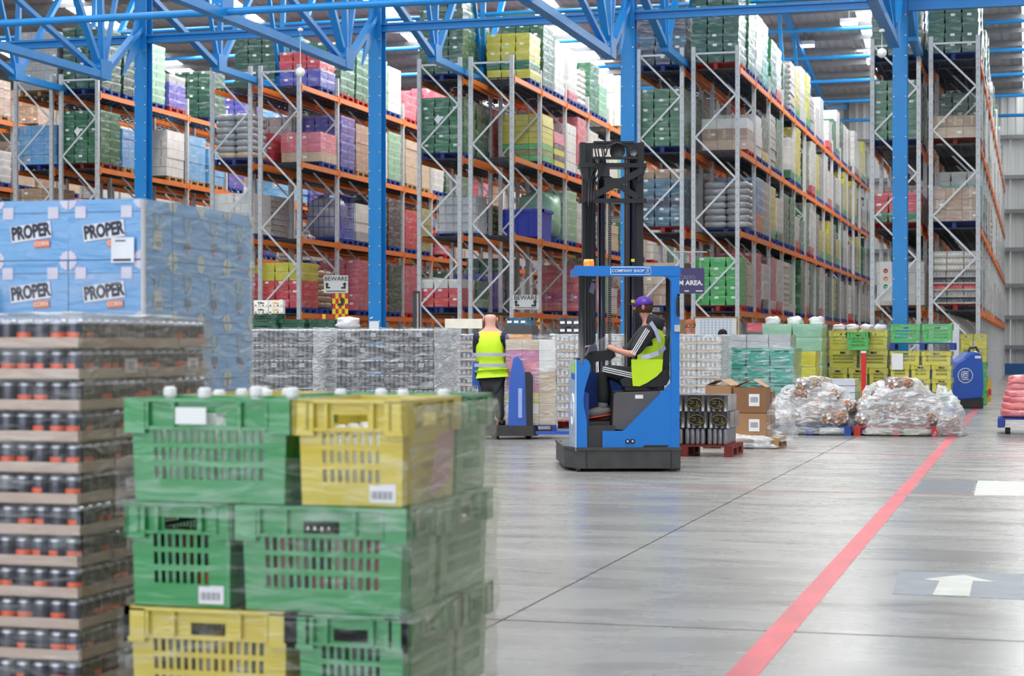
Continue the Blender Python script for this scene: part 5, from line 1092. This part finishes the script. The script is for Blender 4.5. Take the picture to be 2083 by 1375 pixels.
# beer packs on the dark red pallet
ms = pm('silver_pack_card', '77767a', .35, .3, var=.3, sc=18, coat=.8); sil = pm('silver_can', 'a9a9ae', .3, .7, var=.2, sc=20)
ov = pm('oval_black', '25231f', .4); gold = pm('oval_gold', '8c7a3c', .4)
p = gl(1392, 928); BP = (p.x, p.y+.4)
pallet_thing('d', 'dark red pallet under the silver beer packs', (BP[0], BP[1], 0), 0, 1.2, .9)
bw_ = .27; oval = MB().add([(.1*cos(a), -.003, .068*sin(a)) for a in [2*pi*k/20 for k in range(20)]], [tuple(range(20))], ov).tube([(.092*cos(a), -.005, .062*sin(a)) for a in [2*pi*k/20 for k in range(21)]], .004, gold, 4)
for k, (a, b, c_, d_) in enumerate(((-.06, .03, .035, .008), (-.02, .03, .008, .035), (-.06, 0, .04, .008), (.03, .03, .008, .06), (.0, -.03, .05, .008), (.05, .0, .008, .05))): oval.box((a, -.007, b-d_), (a+c_, -.004, b), gold)
oval = oval.mesh('oval_badge'); bp_ = MB().box((-bw_/2+.003, -.17, .004), (bw_/2-.003, .17, .198), ms, .004)
for q in range(4): bp_.tube([(-bw_/2+.035+q*.066, -.165, .0), (-bw_/2+.035+q*.066, -.165, .2)], .03, ms, 8)
bp_ = bp_.mesh('wrapped_pack'); bp2 = pack_mesh(4, 5, .2, .032, sil, gtop).mesh('cans')
for L in range(3):
    for i in range(4):
        for j in range(2):
            t = thing('beer_pack', 'silver beer pack, %s layer, %s column, %s row on the dark red pallet' % (('lower', 'middle', 'top')[L], ORD[i], ('front', 'rear')[j]), 'beer pack', (BP[0]-.42+i*.278+(.03 if L == 1 else 0), BP[1]-.27+j*.36, .147+L*.205), 0, 'silver beer packs, %s layer' % L)
            if L == 0: put('cans', bp2, t)
            else: put('wrapped_pack', bp_, t); put('oval_badge', oval, t, (0, -.198, .1)) if j == 0 else None
# brown cartons with labels in torn film
p = gl(1506, 912); Q = (p.x, p.y+.45); brn = pm('brown_carton', 'a67d58', .6, var=.1, sc=4); brn2 = pm('brown_carton_dark', '8d6544', .6, var=.1, sc=4)
pallet_thing('w', 'bare wooden pallet with spilling film under the brown cartons', (Q[0], Q[1], 0), 0, 1.0, .9)
cl = MB().box((-.07, -.003, -.08), (.07, 0, .08), paper).box((-.05, -.004, -.03), (.05, -.003, .04), pm('slip_print', 'a9a6ae', .5)).mesh('label')
for i, (x, y, w_, d_, h_, z) in enumerate(((-.3, -.2, .35, .45, .32, .147), (.12, -.2, .44, .45, .32, .147), (.12, -.2, .44, .45, .34, .47), (-.3, -.2, .35, .45, .36, .47), (.1, .22, .5, .38, .6, .147), (-.3, .22, .36, .38, .68, .147))):
    t = thing('brown_carton', ('brown carton at the lower corner of the bare wooden pallet', 'brown carton with white label, lower front of the bare wooden pallet', 'brown carton with white label, upper front of the bare wooden pallet', 'open topped brown carton beside the labelled one on the wooden pallet', 'brown carton at the back of the wooden pallet, nearer the bagged load', 'brown carton at the back of the wooden pallet, nearer the beer packs')[i], 'carton', (Q[0]+x, Q[1]+y, z))
    put('box', MB().box((-w_/2+.003, -d_/2, 0), (w_/2-.003, d_/2, h_-.004), brn if i % 2 else brn2), t)
    if i in (1, 2): put('label', cl, t, (.06, -d_/2-.001, h_*.5))
    if i in (3, 5, 2):
        for s, a in ((-1, 25), (1, -30)): put('flap', MB().box((0, -d_/2, 0), (w_/2-.02, d_/2, .004), brn), t, (s*(w_/2-.005) if s < 0 else w_/2-.005, 0, h_), rot=(0, radians(-180-a if s > 0 else a*-1), 0))
def crumple(nm, label, c, r, m_, seed, n=40, k=24, amp=.28, cat='film', flat=.25, rz=0):
    b = MB().ball((0, 0, 0), 1, m_, n, k); v = []
    for x, y, z in b.v:
        N = Vector((x, y, z)); f = 1+amp*noise.noise(N*2.1+Vector((seed, 0, 0)))+amp*.8*abs(noise.noise(N*5+Vector((0, seed, 0))))+amp*.35*noise.noise(N*13+Vector((0, 0, seed)))
        sh = lambda a: math.copysign(abs(a)**.75, a)
        v.append((sh(x)*f*r[0], sh(y)*f*r[1], max(-flat*r[2], z*f*r[2])+flat*r[2]))
    b.v = v; return put(nm, b, None, c, rz, None, label, cat)
white_film = film('loose_white_film', .5, .45); crumple('plastic_film', 'loose white film heaped over the far side of the wooden pallet', (Q[0]+.45, Q[1]+.0, .1), (.2, .4, .4), film('hanging_film', .1, .5), 5)
crumple('plastic_film', 'crumpled clear film lying on the front of the bare wooden pallet', (Q[0]-.1, Q[1]-.47, .02), (.55, .1, .12), filmm, 6)
# bagged vegetables
vm = []
for i, (a, b_, c_) in enumerate((('8a7466', 'b0683a', 'd8d0cc'), ('9a938f', 'a58a50', 'e2dedd'), ('7b6560', '9a6440', 'cfc3c2'))):
    m_ = bpy.data.materials.new('bagged_vegetables_%s' % 'abc'[i]); m_.use_nodes = True; n = m_.node_tree.nodes; L_ = m_.node_tree.links; bs_ = n['Principled BSDF']
    tc = n.new('ShaderNodeTexCoord'); vo = n.new('ShaderNodeTexVoronoi'); vo.inputs['Scale'].default_value = 22; L_.new(tc.outputs['Object'], vo.inputs[0])
    cr_ = n.new('ShaderNodeValToRGB'); cr_.color_ramp.interpolation = 'CONSTANT'; e = cr_.color_ramp.elements; e[0].color = lin(a); e[1].position = .68; e[1].color = lin(b_); q = e.new(.74); q.color = lin(c_)
    L_.new(vo.outputs['Color'], cr_.inputs[0]); L_.new(cr_.outputs[0], bs_.inputs['Base Color']); bs_.inputs['Roughness'].default_value = .5; bs_.inputs['Coat Weight'].default_value = .8
    bp = n.new('ShaderNodeBump'); bp.inputs['Distance'].default_value = .03; L_.new(vo.outputs['Distance'], bp.inputs['Height']); L_.new(bp.outputs[0], bs_.inputs['Normal']); vm.append(m_)
def bag_heap(px, py, pal, lb, seed, H, filmlab, w_=1.25):
    p = gl(px, py); c = (p.x, p.y+.55); pallet_thing(pal, lb[0], (c[0], c[1], 0), 0, w_, 1.0); r = random.Random(seed); k = 0
    for L, (nx, ny) in enumerate(((3, 3), (3, 2), (2, 2), (1, 2))):
        if .15+L*.17 > H-.12: break
        for i in range(nx):
            for j in range(ny):
                x = c[0]+(i-(nx-1)/2)*.4+r.uniform(-.05, .05); y = c[1]+(j-(ny-1)/2)*.32+r.uniform(-.04, .04)
                o = put('vegetable_bag', sack_mb(.46, .38, .22, vm[r.randrange(3)], seed+k, 14, 10, .05), None, (x, y, .147+L*.17), r.uniform(-.3, .3), None, lb[1].replace('bag of mixed vegetables under clear film on', 'filmed vegetable bag on')+(', lowest layer', ', second layer', ', third layer', ', on top')[L]+', %s column, %s row' % (ORD[i], ORD[j]), 'vegetable bag', 'bagged vegetables %d %d' % (seed, L)); k += 1
    crumple('plastic_film', filmlab, (c[0], c[1], .03), (w_*.53, .56, H*.82), film('bag_heap_film', .2, .6), seed*3, 56, 36, .14, flat=.15)
    return c
c1 = bag_heap(1645, 886, 'b', ('blue pallet under the film-covered vegetable bags', 'bag of mixed vegetables under clear film on the blue pallet'), 11, .78, 'clear film draped over the vegetable bags on the blue pallet')
c2 = bag_heap(1822, 888, 'r', ('red pallet under the film-covered vegetable bags', 'bag of mixed vegetables under clear film on the red pallet'), 17, .84, 'clear film draped over the vegetable bags on the red pallet')
crumple('plastic_film', 'trailing clear film sagging over the floor beside the red pallet', (c2[0]+.72, c2[1]-.1, .0), (.26, .42, .5), film('bag_heap_film', .2, .6), 44, 40, 24, .3)
put('vegetable_bag', sack_mb(.4, .5, .3, vm[0], 77, 14, 10, .05), None, (c2[0]+.72, c2[1]-.05, 0), .2, None, 'bag of vegetables slumped off the red pallet under trailing film', 'vegetable bag')
for i, (px, py, d, r) in enumerate(((1500, 812, 29.5, .3), (1545, 812, 30, .26), (1590, 806, 30.5, .26), (1450, 818, 29.5, .3))):
    crumple('plastic_bag', ['translucent white bag pile behind the brown cartons', 'knotted white plastic bag behind the film heap', 'white plastic bag nearest the aqua crates', 'white plastic bag behind the beer packs'][i], (at(px, d).x, at(px, d).y, 0), (.45, .35, zp(py, d)*.62), pm('white_poly', 'e6e4e4', .35, coat=.8, bump=.5), 60+i, amp=.2)
for s in range(5): t = put('flat_pack', MB().box((-.55, -.4, 0), (.55, .4, .11), pm('wrapped_white_pack', 'd5d7e2', .4, wrap=.9)), None, (at(1675, 33).x, at(1675, 33).y+.4, zp(770, 33)-.12*(s+1)), 0, None, 'white wrapped flat pack behind the vegetable bags, %s from the top' % ORD[s], 'flat pack', 'white flat packs behind the vegetable bags')
pallet_thing('b', 'pallet under the low white flat pack stack', (at(1675, 33).x, at(1675, 33).y+.4, 0)); 
# aqua crates with grey trays on top
aq = pm('aqua_crate', '0d9a88', .42, var=.1, wrap=.55); aqm = crate_mb(.395, .58, .27, aq).box((-.12, -.293, .21), (.12, -.288, .235), pm('crate_slot', '0b5f55', .6)).mesh('body')
p = at(1469, 31.5); base = (p.x, p.y); topz = zp(708, 31.5); pallet_thing('b', 'blue pallet under the aqua crate stack', (base[0]+.6, base[1]+.6, 0), 0, 1.2, 1.2)
nA = 4; hA = (topz-.147)/nA
for L in range(nA):
    for i in range(3):
        for j in range(2):
            t = thing('aqua_crate', 'aqua plastic crate, %s layer up, %s column, %s row of the aqua stack' % (ORD[L], ORD[i], ('front', 'rear')[j]), 'crate', (base[0]+.2+i*.4, base[1]+.3+j*.6, .147+L*hA), 0, 'aqua crates in layer %d' % L); put('body', aqm, t, sc=(1, 1, hA/.272))
            if j == 0 and (i+L) % 3 == 1: put('barcode_label', slip, t, (.1, -.295, hA*.72))
for L in range(2):
    for i in range(3):
        t = thing('grey_tray', 'grey wrapped tray on the aqua crates, %s column, %s' % (ORD[i], ('under', 'uppermost')[L]), 'tray', (base[0]+.22+i*.37, base[1]+.45, topz+.003+L*.115), 0, 'grey wrapped trays on the aqua crates'); put('tray', MB().box((-.18, -.4, 0), (.18, .4, .11), crm('grey')) if (L, i) == (0, 0) else GT, t)
        if (L, i) == (0, 0): GT = kids(t)[0].data
put('stretch_film', sheet_mb((base[0]-.01, base[1]-.015, .15), (1.22, 0, 0), (0, 0, topz-.1), 30, 30, .012, film('aqua_film', .03, .6), 41), label='streaky film across the front of the aqua crates', cat='film')
# tall pale green stack, yellow crates
def crate_block(px, d, top, w_, nx, ny, cols, labf, pal, pl, vent=False, h=.3, cw=None, cd=.4, z0=None, wrap=.6, base_y=0, nm='plastic_crate'):
    p = at(px, d); H = zp(top, d); z0 = .147 if z0 is None else z0; nl = max(1, round((H-z0)/h)); hh = (H-z0)/nl
    if pl: pallet_thing(pal, pl, (p.x+w_/2, p.y+ny*cd/2, z0-.147), 0, w_, ny*cd)
    for L in range(nl):
        n_ = nx[L % len(nx)]; cw_ = w_/n_
        for i in range(n_):
            for j in range(ny):
                c = cols(L, i, j); lb_ = labf(L, i, j)
                if vent: vcrate(lb_, round(cw_-.008, 3), cd-.01, round(hh-.003, 3), c, (p.x+cw_*(i+.5), p.y+cd*(j+.5), z0+L*hh), wrap=wrap, bl=(i+L) % 2 == 0, group='crates '+str(px)+' %d %s' % (L, 'rear' if j else i), name=nm)
                else:
                    t = thing(nm, lb_, 'crate', (p.x+cw_*(i+.5), p.y+cd*(j+.5), z0+L*hh), 0, 'crates '+str(px)+' %d %s' % (L, j > 0)); put('body', crate_mb(cw_-.006, cd-.01, hh-.003, crm(c)), t)
    return p, H
fb = lambda j: 'front' if j == 0 else 'hidden rear'
crate_block(1550, 37.5, 658, 1.2, [2], 2, lambda L, i, j: 'paleg' if L > 1 else 'teal', lambda L, i, j: 'pale green crate, %s layer, %s column, %s row of the tall green stack' % (ORD[L], ORD[i], fb(j)), 'b', 'pallet under the tall pale green crate stack', h=.29, cd=.5)
crate_block(1611, 33.2, 714, .42, [1], 2, lambda L, i, j: 'yellow', lambda L, i, j: 'narrow yellow crate column beside the aqua stack, %s layer, %s' % (ORD[L], fb(j)), 'b', None, h=.3)
p, H = crate_block(1684, 38.2, 672, 1.22, [2, 3, 2, 2], 2, lambda L, i, j: 'yellow', lambda L, i, j: 'yellow slotted crate behind the red post, %s layer, %s column, %s row' % (ORD[L], ORD[i], fb(j)), 'b', 'pallet under the yellow crates behind the red post', True, .4, cd=.5, wrap=.5)
vcrate('small bright green slotted crate held in the top row behind the red post', .46, .4, .36, 'lgreen', (p.x+.64, p.y-.22, H-.4), wrap=.2)
for i in range(4): put('white_bag', sack_mb(.3*.85, .3, .16*.9, pm('white_poly', 'e6e4e4', .35, coat=.8, bump=.5), 30+i, 20, 14, .13), None, (p.x+.2+i*.28, p.y+.3, H-.02), 0, None, 'white bag of produce heaped on the yellow crates behind the red post', 'bag', 'white bags on the yellow crates')
pB = at(1809, 37.3); pallet_z = zp(712, 37.3)
crate_block(1809, 37.3, 714, 1.22, [2, 3, 3, 2], 2, lambda L, i, j: 'green' if (L == 0) else 'yellow', lambda L, i, j: 'slotted crate beside the parked blue truck, %s layer, %s column, %s row' % (ORD[L], ORD[i], fb(j)), 'b', 'pallet on the floor under the crates beside the parked truck', True, .31, cd=.5, wrap=.5)
pallet_thing('b', 'blue pallet lying on the yellow crates, topped by two green crates', (pB.x+.64, pB.y+.5, pallet_z), 0, 1.26, 1.0)
for i in (0, 1): vcrate('wide green slotted crate on the raised blue pallet, %s' % ('nearer the red post' if i == 0 else 'nearer the parked truck'), .61, .5, .37, 'lgreen', (pB.x+.31+i*.62, pB.y+.26, pallet_z+.146), wrap=.8)
put('paper_sheet', MB().box((pB.x+.05, pB.y-.015, zp(752, 37.3)), (pB.x+.27, pB.y-.01, zp(719, 37.3)), paper), label='white paper sheet stuck on the yellow crates beside the parked truck', cat='paper')
crate_block(1952, 42.5, 679, .62, [2], 1, lambda L, i, j: 'yellow' if L > 2 else 'lgreen', lambda L, i, j: 'slotted crate behind the parked truck, %s layer, %s column' % (ORD[L], ORD[i]), 'b', None, True, .34, cd=.4, wrap=.3, z0=.01)
for i in range(3): put('white_bag', sack_mb(.35*.85, .35, .2*.9, pm('white_poly', 'e6e4e4', .35, coat=.8, bump=.5), 50+i, 20, 14, .13), None, (at(1570+i*45, 37.8).x, at(1570+i*45, 37.8).y+.2, zp(662, 37.5)), 0, None, 'white bag on top of the tall pale green stack', 'bag', 'white bags on the pale green stack')
# red post and white board
p = at(1757, 36.5); t = thing('red_post', 'slim red safety post in front of the yellow crates', 'post', p); put('post', MB().box((-.045, -.045, 0), (.045, .045, zp(718, 36.5)), pm('safety_red', 'd8202a', .4, coat=.3)), t); put('cap', MB().box((-.05, -.05, zp(718, 36.5)), (.05, .05, zp(714, 36.5)), white), t); put('base_plate', MB().box((-.12, -.12, 0), (.12, .12, .015), pm('safety_red', 'd8202a', .4)), t)
p = at(1942, 41); t = thing('white_board', 'tall narrow white notice board beside the green crates on the raised pallet', 'board', p, TH); put('panel', MB().box((-.1, 0, 0), (.1, .03, zp(660, 41)), white), t)
for k in range(7): put('notice', MB().box((-.09, -.004, 1.75-k*.14), (.05, 0, 1.84-k*.14), paper), t)
# parked blue truck with ring emblem
PD = 40.0; PS = F/PD; p = at(1969, PD); t = thing('parked_pallet_truck', 'rounded blue truck with white ring emblem parked beside the crates', 'pallet truck', p, TH)
qx = lambda a: (a-1969)/PS
qz = lambda a: CZ-(a-HY)/PS
prof = [(1934, 817), (1999, 810), (2002, 790), (2001, 745), (1998, 722), (1990, 716), (1980, 714), (1972, 717), (1960, 728), (1945, 737), (1937, 748), (1934, 780)]
bd_ = put('body', MB().prism([(qx(a), qz(b)) for a, b in prof], 0, .75, bt), t); bv = bd_.modifiers.new('bevel', 'BEVEL'); bv.width = .05; bv.segments = 3; bv.limit_method = 'ANGLE'
put('skirt', MB().prism([(qx(1936), qz(829)), (qx(2001), qz(829)), (qx(2001), qz(809)), (qx(1965), qz(812)), (qx(1936), qz(816))], .03, .72, dk_), t)
put('base', MB().box((qx(1936), .05, 0.0), (qx(2001), .7, qz(828)), black), t)
ec = (qx(1963.5), qz(764)); em = MB().tube([(ec[0]+.155*cos(a), -.01, ec[1]+.155*sin(a)) for a in [2*pi*k/32 for k in range(33)]], .009, white, 6)
for r_, o in ((.085, 0), (.05, .0)): em.tube([(ec[0]+r_*.9, -.01, ec[1]+r_), (ec[0]-r_*.7, -.01, ec[1]+r_), (ec[0]-r_*.95, -.01, ec[1]+r_*.6), (ec[0]-r_*.95, -.01, ec[1]-r_*.6), (ec[0]-r_*.7, -.01, ec[1]-r_), (ec[0]+r_*.9, -.01, ec[1]-r_)], .01, white, 6)
em.tube([(ec[0]+.07, -.01, ec[1]+.035), (ec[0]-.03, -.01, ec[1]+.035), (ec[0]-.03, -.01, ec[1]), (ec[0]+.06, -.01, ec[1]), (ec[0]+.06, -.01, ec[1]-.035), (ec[0]-.03, -.01, ec[1]-.035)], .009, white, 6)
put('ring_emblem', em, t)
put('handle', MB().tube([(qx(1976), .3, qz(718)), (qx(1980), .3, qz(708)), (qx(1992), .3, qz(706)), (qx(1998), .3, qz(716))], .03, black, 8), t)
put('sticker', MB().box((qx(1983), -.012, qz(729)), (qx(1995), -.002, qz(724)), paper), t)
for a, b in ((2004, .3), (2008, 1.5), (2012, 2.8)): pass
# yellow-red guards at the rack feet
for i, (px, d) in enumerate(((2004, 43.4), (2011, 45))): p = at(px, d); put('upright_guard', MB().box((-.06, -.06, 0), (.06, .06, .55), pm('guard_yellow', 'e3b62a', .5)).box((-.062, -.062, .15), (.062, .062, .3), pm('safety_red', 'd8202a', .4)), None, p, 0, None, ('yellow and red post guard beside the parked truck', 'yellow and red post guard at the foot of the red-line rack')[i], 'guard')
# red net sacks at the photo edge
pr = pm('pink_net_sack', 'dd6f72', .55, var=.25, sc=14, wrap=.7, bump=.3); p = gl(2098, 884)
PK = pallet_thing('b', 'blue pallet under the pink net sacks', (p.x+.1, p.y+.5, .1), 0, 1.2, 1.0)
for k in (-.45, .4): put('wheel', MB().disc((k, -.38, -.05), .05, .08, rubber, 'x', 12), PK)
for L in range(6):
    for i in range(2):
        for j in range(2): put('net_sack', sack_mb(.56-L*.02, .46, .155, pr, L*4+i*2+j, 20, 12, .1), None, (p.x-.18+i*.52+L*.012*(1-i), p.y+.27+j*.45, .247+L*.1), random.uniform(-.1, .1), None, 'pink net sack, %s layer, %s column, %s row of the blue wheeled pallet' % (ORD[L], ORD[i], ORD[j]), 'sack', 'pink net sacks in layer %d' % L)
# trays, cartons and boards between the grey cans and the racks
dkg = pm('dark_teal_tray', '0f5a55', .5, var=.1)
def bread(px, d, top, w_, h_, label, c='tealb', n_=1, grp=None):
    p = at(px, d); z = zp(top, d)-h_
    return vcrate(label, w_, .4, h_, c, (p.x+w_/2, p.y+.2, z), wrap=.2, bl=True, group=grp), p
for L in range(8):
    for i in range(3):
        d = 30; w_ = .58
        if L > 0 and i > 0: continue
        bread(509+i*58, d, 650+L*21 if i else 640+L*21, .45, .165, ('dark green perforated tray behind the grey cans, %s from the top' % ORD[L]) if i == 0 else 'dark teal tray behind the grey cans, %s along' % ORD[i], 'dgreen', grp='dark trays behind the grey cans')
# supports so the stack stands on the floor
p = at(570, 30); put('plastic_crate', crate_mb(1.0, .4, zp(672, 30)-.01, crm('dgreen')), None, (p.x+.5, p.y+.25, 0), 0, None, 'dark green crate stack carrying teal trays behind the grey cans', 'crate')
fy = pm('banana_box_white', 'eceae2', .5); fyy = pm('print_yellow', 'eab52a', .5)
for L in range(2):
    for i in range(2):
        p = at(512+i*30, 30.2); z = zp(638, 30)+.005+L*.11
        t = thing('fruit_box', 'white fruit box with yellow and black print on dark green trays, %s' % ('upper' if L else 'lower'), 'fruit box', (p.x+.12, p.y+.15, z), TH, 'printed fruit boxes %d' % L)
        put('box', MB().box((-.115, -.15, 0), (.115, .15, .105), fy), t); put('lettering', text('fyffes', .05, fyy if i else pm('print_navy', '23233a', .5), .0006, .0012), t, (0, -.153, .06), rot=(pi/2, 0, 0))
        for k in range(4): put('print_spot', MB().box((-.1+k*.06, -.153, .012+.0*k), (-.075+k*.06, -.15, .03), fyy if k % 2 else blk), t)
put('white_bag', sack_mb(.28*.85, .3, .16*.9, pm('white_poly', 'e6e4e4', .35, coat=.8, bump=.5), 90, 20, 14, .13), None, (at(697, 22.4).x, at(697, 22.4).y+.2, zp(669, 22.4)), 0, None, 'crumpled white bag lying on the grey can stack before the blue column', 'bag')
for i, (px, w_, top, c, lb) in enumerate(((1022, .5, 646, 'tealb', 'teal printed crate on grey trays behind the bald rider'), (1130, .42, 646, 'black', 'black crate with white labels behind the reach truck mast, upper'), (1130, .42, 662, 'black', 'black crate with white labels behind the reach truck mast, lower'))):
    d = 31.8; p = at(px, d); h_ = .15 if i else .13; PV = vcrate(lb, w_, .4, h_, c, (p.x+w_/2, p.y+.3, zp(top, d)-h_), wrap=.1)
    for k in range(3): put('white_label', MB().box((p.x+.06+k*.12, p.y+.085, zp(top, d)-h_*.7), (p.x+.14+k*.12, p.y+.09, zp(top, d)-h_*.4), paper), PV, (-(p.x+w_/2), -(p.y+.3), -(zp(top, d)-h_)))
p = at(1022, 31.8); put('grey_tray', MB().box((0, .1, 0), (.5, .5, zp(646, 31.8)-.132), dgrey), None, (p.x, p.y, 0), 0, None, 'grey tray stack under the teal printed crate', 'tray')
p = at(1035, 30.2); put('brown_carton', MB().box((0, 0, 0), (.37, .3, .1), pm('orange_brown_card', 'c98b4a', .6)), None, (p.x, p.y, zp(692, 30)), TH, None, 'flat orange-brown carton behind the bald rider', 'carton')
p = at(905, 31); t = put('cardboard_sheet', MB().box((0, 0, 0), (.62, .02, .16), pm('cream_card', 'e2dac8', .6)), None, (p.x, p.y, zp(668, 31)), TH, None, 'cream board standing on the tray stack beside the bald rider', 'board')
p = at(843, 33); t = thing('pallet_truck_handle', 'thin black hand truck upright beside the first post of the rider rack', 'hand truck', p, TH); put('shaft', MB().box((-.03, 0, 0), (.03, .06, zp(592, 33)), black), t); put('shaft', MB().box((.07, 0, 0), (.1, .06, zp(596, 33)), black), t); put('crossbar', MB().box((-.03, 0, zp(597, 33)), (.1, .05, zp(592, 33)), black), t); put('foot', MB().box((-.1, -.2, 0), (.2, .2, .06), black), t)
# signs
def sign(px0, px1, py0, py1, d, face, nm, label, cat='sign', thk=.012):
    p = at((px0+px1)/2, d, zp((py0+py1)/2, d)); w_, h_ = (px1-px0)/F*d, (py1-py0)/F*d; t = thing(nm, label, cat, p, TH)
    put('panel', MB().box((-w_/2, 0, -h_/2), (w_/2, thk, h_/2), face), t); return t, w_, h_
sgw = pm('sign_white', 'dcdad6', .5, var=.03); purp = pm('sign_purple', '4c4470', .5, var=.03); blk2 = pm('sign_black', '26262a', .5)
arrow = MB().prism([(-.06, -.07), (.045, -.07), (.045, .02), (.075, .02), (.02, .08), (-.035, .02), (-.005, .02), (-.005, -.03), (-.06, -.03)], -.004, 0, blk2).mesh('arrow')
for (a, b, c, e, d, q) in ((659, 708, 560, 596, 45.2, 'above the chequered board behind the grey cans'), (1043, 1096, 600, 629, 44.0, 'on the orange beam behind the bald rider')):
    t, w_, h_ = sign(a, b, c, e, d, sgw, 'warning_sign', 'white BEWARE sign '+q)
    put('lettering', text('BEWARE', .145, blk2, .001, .002), t, (0, -.006, h_*.3), rot=(pi/2, 0, 0)); put('arrow', arrow, t, (w_*.32, -.002, -h_*.08), sc=(1.1, 1, 1.1)); put('arrow', arrow, t, (-w_*.34, -.002, -h_*.08), sc=(-1, 1, 1))
    put('small_text', MB().box((-w_*.4, -.004, -h_*.42), (w_*.4, -.001, -h_*.37), blk2), t)
ry, rdm = pm('chequer_yellow', 'ecd91a', .5), pm('chequer_red', 'c6202a', .5)
def chequer(px0, px1, py0, py1, d, nx, ny, label):
    t, w_, h_ = sign(px0, px1, py0, py1, d, ry, 'chequered_board', label)
    cw_, chh = w_/nx, h_/ny; a = MB().box((0, -.004, 0), (cw_, 0, chh), ry).mesh('square'); b = MB().box((0, -.004, 0), (cw_, 0, chh), rdm).mesh('square')
    for i in range(nx):
        for j in range(ny): put('square', a if (i+j) % 2 else b, t, (-w_/2+i*cw_, 0, -h_/2+j*chh))
    return t, w_, h_
t, w_, h_ = chequer(676, 708, 597, 649, 45.1, 5, 5, 'yellow and red chequered board with black arrow, under a BEWARE sign'); put('arrow', arrow, t, (.02, -.006, h_*.18), sc=(1.4, 1, 1.4))
chequer(649, 669, 639, 649, 45.0, 3, 1, 'small yellow and red striped board near the floor by the chequered board')
chequer(1091, 1098, 640, 676, 44, 1, 5, 'narrow yellow and red chequered strip on a rack post behind the rider')
t, w_, h_ = sign(1370, 1433, 545, 597, 41, purp, 'area_sign', 'purple area sign with white lettering beside the reach truck post')
put('lettering', text('CADO', .12, pm('sign_lilac', '8f88a8', .5), .001, .001), t, (-.04, -.006, .07), rot=(pi/2, 0, 0)); put('lettering', text('IM AREA.', .145, white, .001, .005), t, (.02, -.006, -.05), rot=(pi/2, 0, 0))
put('small_text', MB().box((-.1, -.004, -h_*.42), (.0, -.001, -h_*.38), white).box((.15, -.004, -h_*.42), (.3, -.001, -h_*.38), white), t)
for s in (-.25, .25): put('hanger', MB().tube([(s, .006, h_/2), (s, .006, h_/2+.35)], .006, galv, 6), t)
put('hanging_rail', MB().tube([(-.4, .006, h_/2+.35), (.4, .006, h_/2+.35)], .015, galv, 6), t)
t, w_, h_ = sign(1414, 1498, 647, 683, 41.5, white, 'whiteboard', 'white board ruled with a blue grid in a wooden frame', 'whiteboard'); gb = pm('grid_blue', '5fa0d8', .5)
for i in range(9): put('grid_line', MB().box((-w_*.36+i*w_*.09-.004, -.003, -h_*.5), (-w_*.36+i*w_*.09+.004, 0, h_*.4), gb), t)
for i in range(6): put('grid_line', MB().box((-w_*.38, -.003, h_*.4-i*h_*.15-.003), (w_*.4, 0, h_*.4-i*h_*.15+.003), gb), t)
for a, b in (((-w_/2-.04, -.01, -h_/2), (-w_/2, .02, h_/2+.03)), ((w_/2, -.01, -h_/2), (w_/2+.04, .02, h_/2+.03)), ((-w_/2, -.01, h_/2), (w_/2, .02, h_/2+.03))): put('frame', MB().box(a, b, pal_wood), t)
for s in (-1, 1): put('leg', MB().box((s*(w_/2+.01)-.03, 0, -1.9), (s*(w_/2+.01)+.03, .03, -h_/2+.02), pal_wood), t)
p = at(1396, 41.6); put('cardboard_sheet', MB().box((-.17, 0, 0), (.17, .3, zp(650, 41.6)), brn), None, p, TH, None, 'brown cardboard panel beside the gridded whiteboard', 'cardboard')
t, w_, h_ = sign(1789, 1814, 532, 612, 45.4, sgw, 'traffic_poster', 'white poster with red, orange and green discs on the red-line rack', 'poster')
for k, (c, z) in enumerate((('d8303a', .25), ('e8963a', .06), ('1f9a62', -.13))): put('disc', MB().disc((0, -.004, z*h_/.95*1.0), .055, .006, pm('disc_'+c, c, .5), 'y', 20).box((-.03, -.009, z*h_/.95-.007), (.03, -.007, z*h_/.95+.007), white), t)
def onpaper(px0, px1, py0, py1, d, label):
    sign(px0, px1, py0, py1, d, paper, 'paper_notice', label, 'notice', .004)
onpaper(1818, 1846, 613, 634, 40.0, 'white notice stuck on the blue column by the red line')
p = Vector((-14.2-.1, YC-.168, zp(662, 41.5))); put('paper_notice', MB().box((-.03, 0, -.1), (.2, .004, .1), paper), None, p, 0, None, 'white notice at the foot of the column behind the grey cans', 'notice')
for (dx_, z) in ((-.08, 1.97), (.03, 1.84), (-.03, 1.76)): put('tape_scrap', MB().box((-.04, 0, -.012), (.04, .003, .012), white), None, (-14.2+dx_, YC-.166, z), 0, (0, -.3, 0), 'scrap of white tape on the column behind the grey cans', 'tape', 'tape scraps on the column')
put('red_crate', MB().box((0, 0, 0), (.5, .4, .2), crm('red')), None, (at(1520, 40).x, at(1520, 40).y, zp(676, 40)), 0, None, 'red crate just showing above the pale green stack side', 'crate')
put('red_crate', MB().box((0, 0, 0), (.5, .4, zp(676, 40)-.005), crm('dgreen')), None, (at(1520, 40).x, at(1520, 40).y, 0), 0, None, 'green crate stack carrying a red crate', 'crate')
print('OBJECTS', len(bpy.data.objects), 'TRIS', sum(len(o.data.polygons) for o in bpy.data.objects if o.type == 'MESH'))
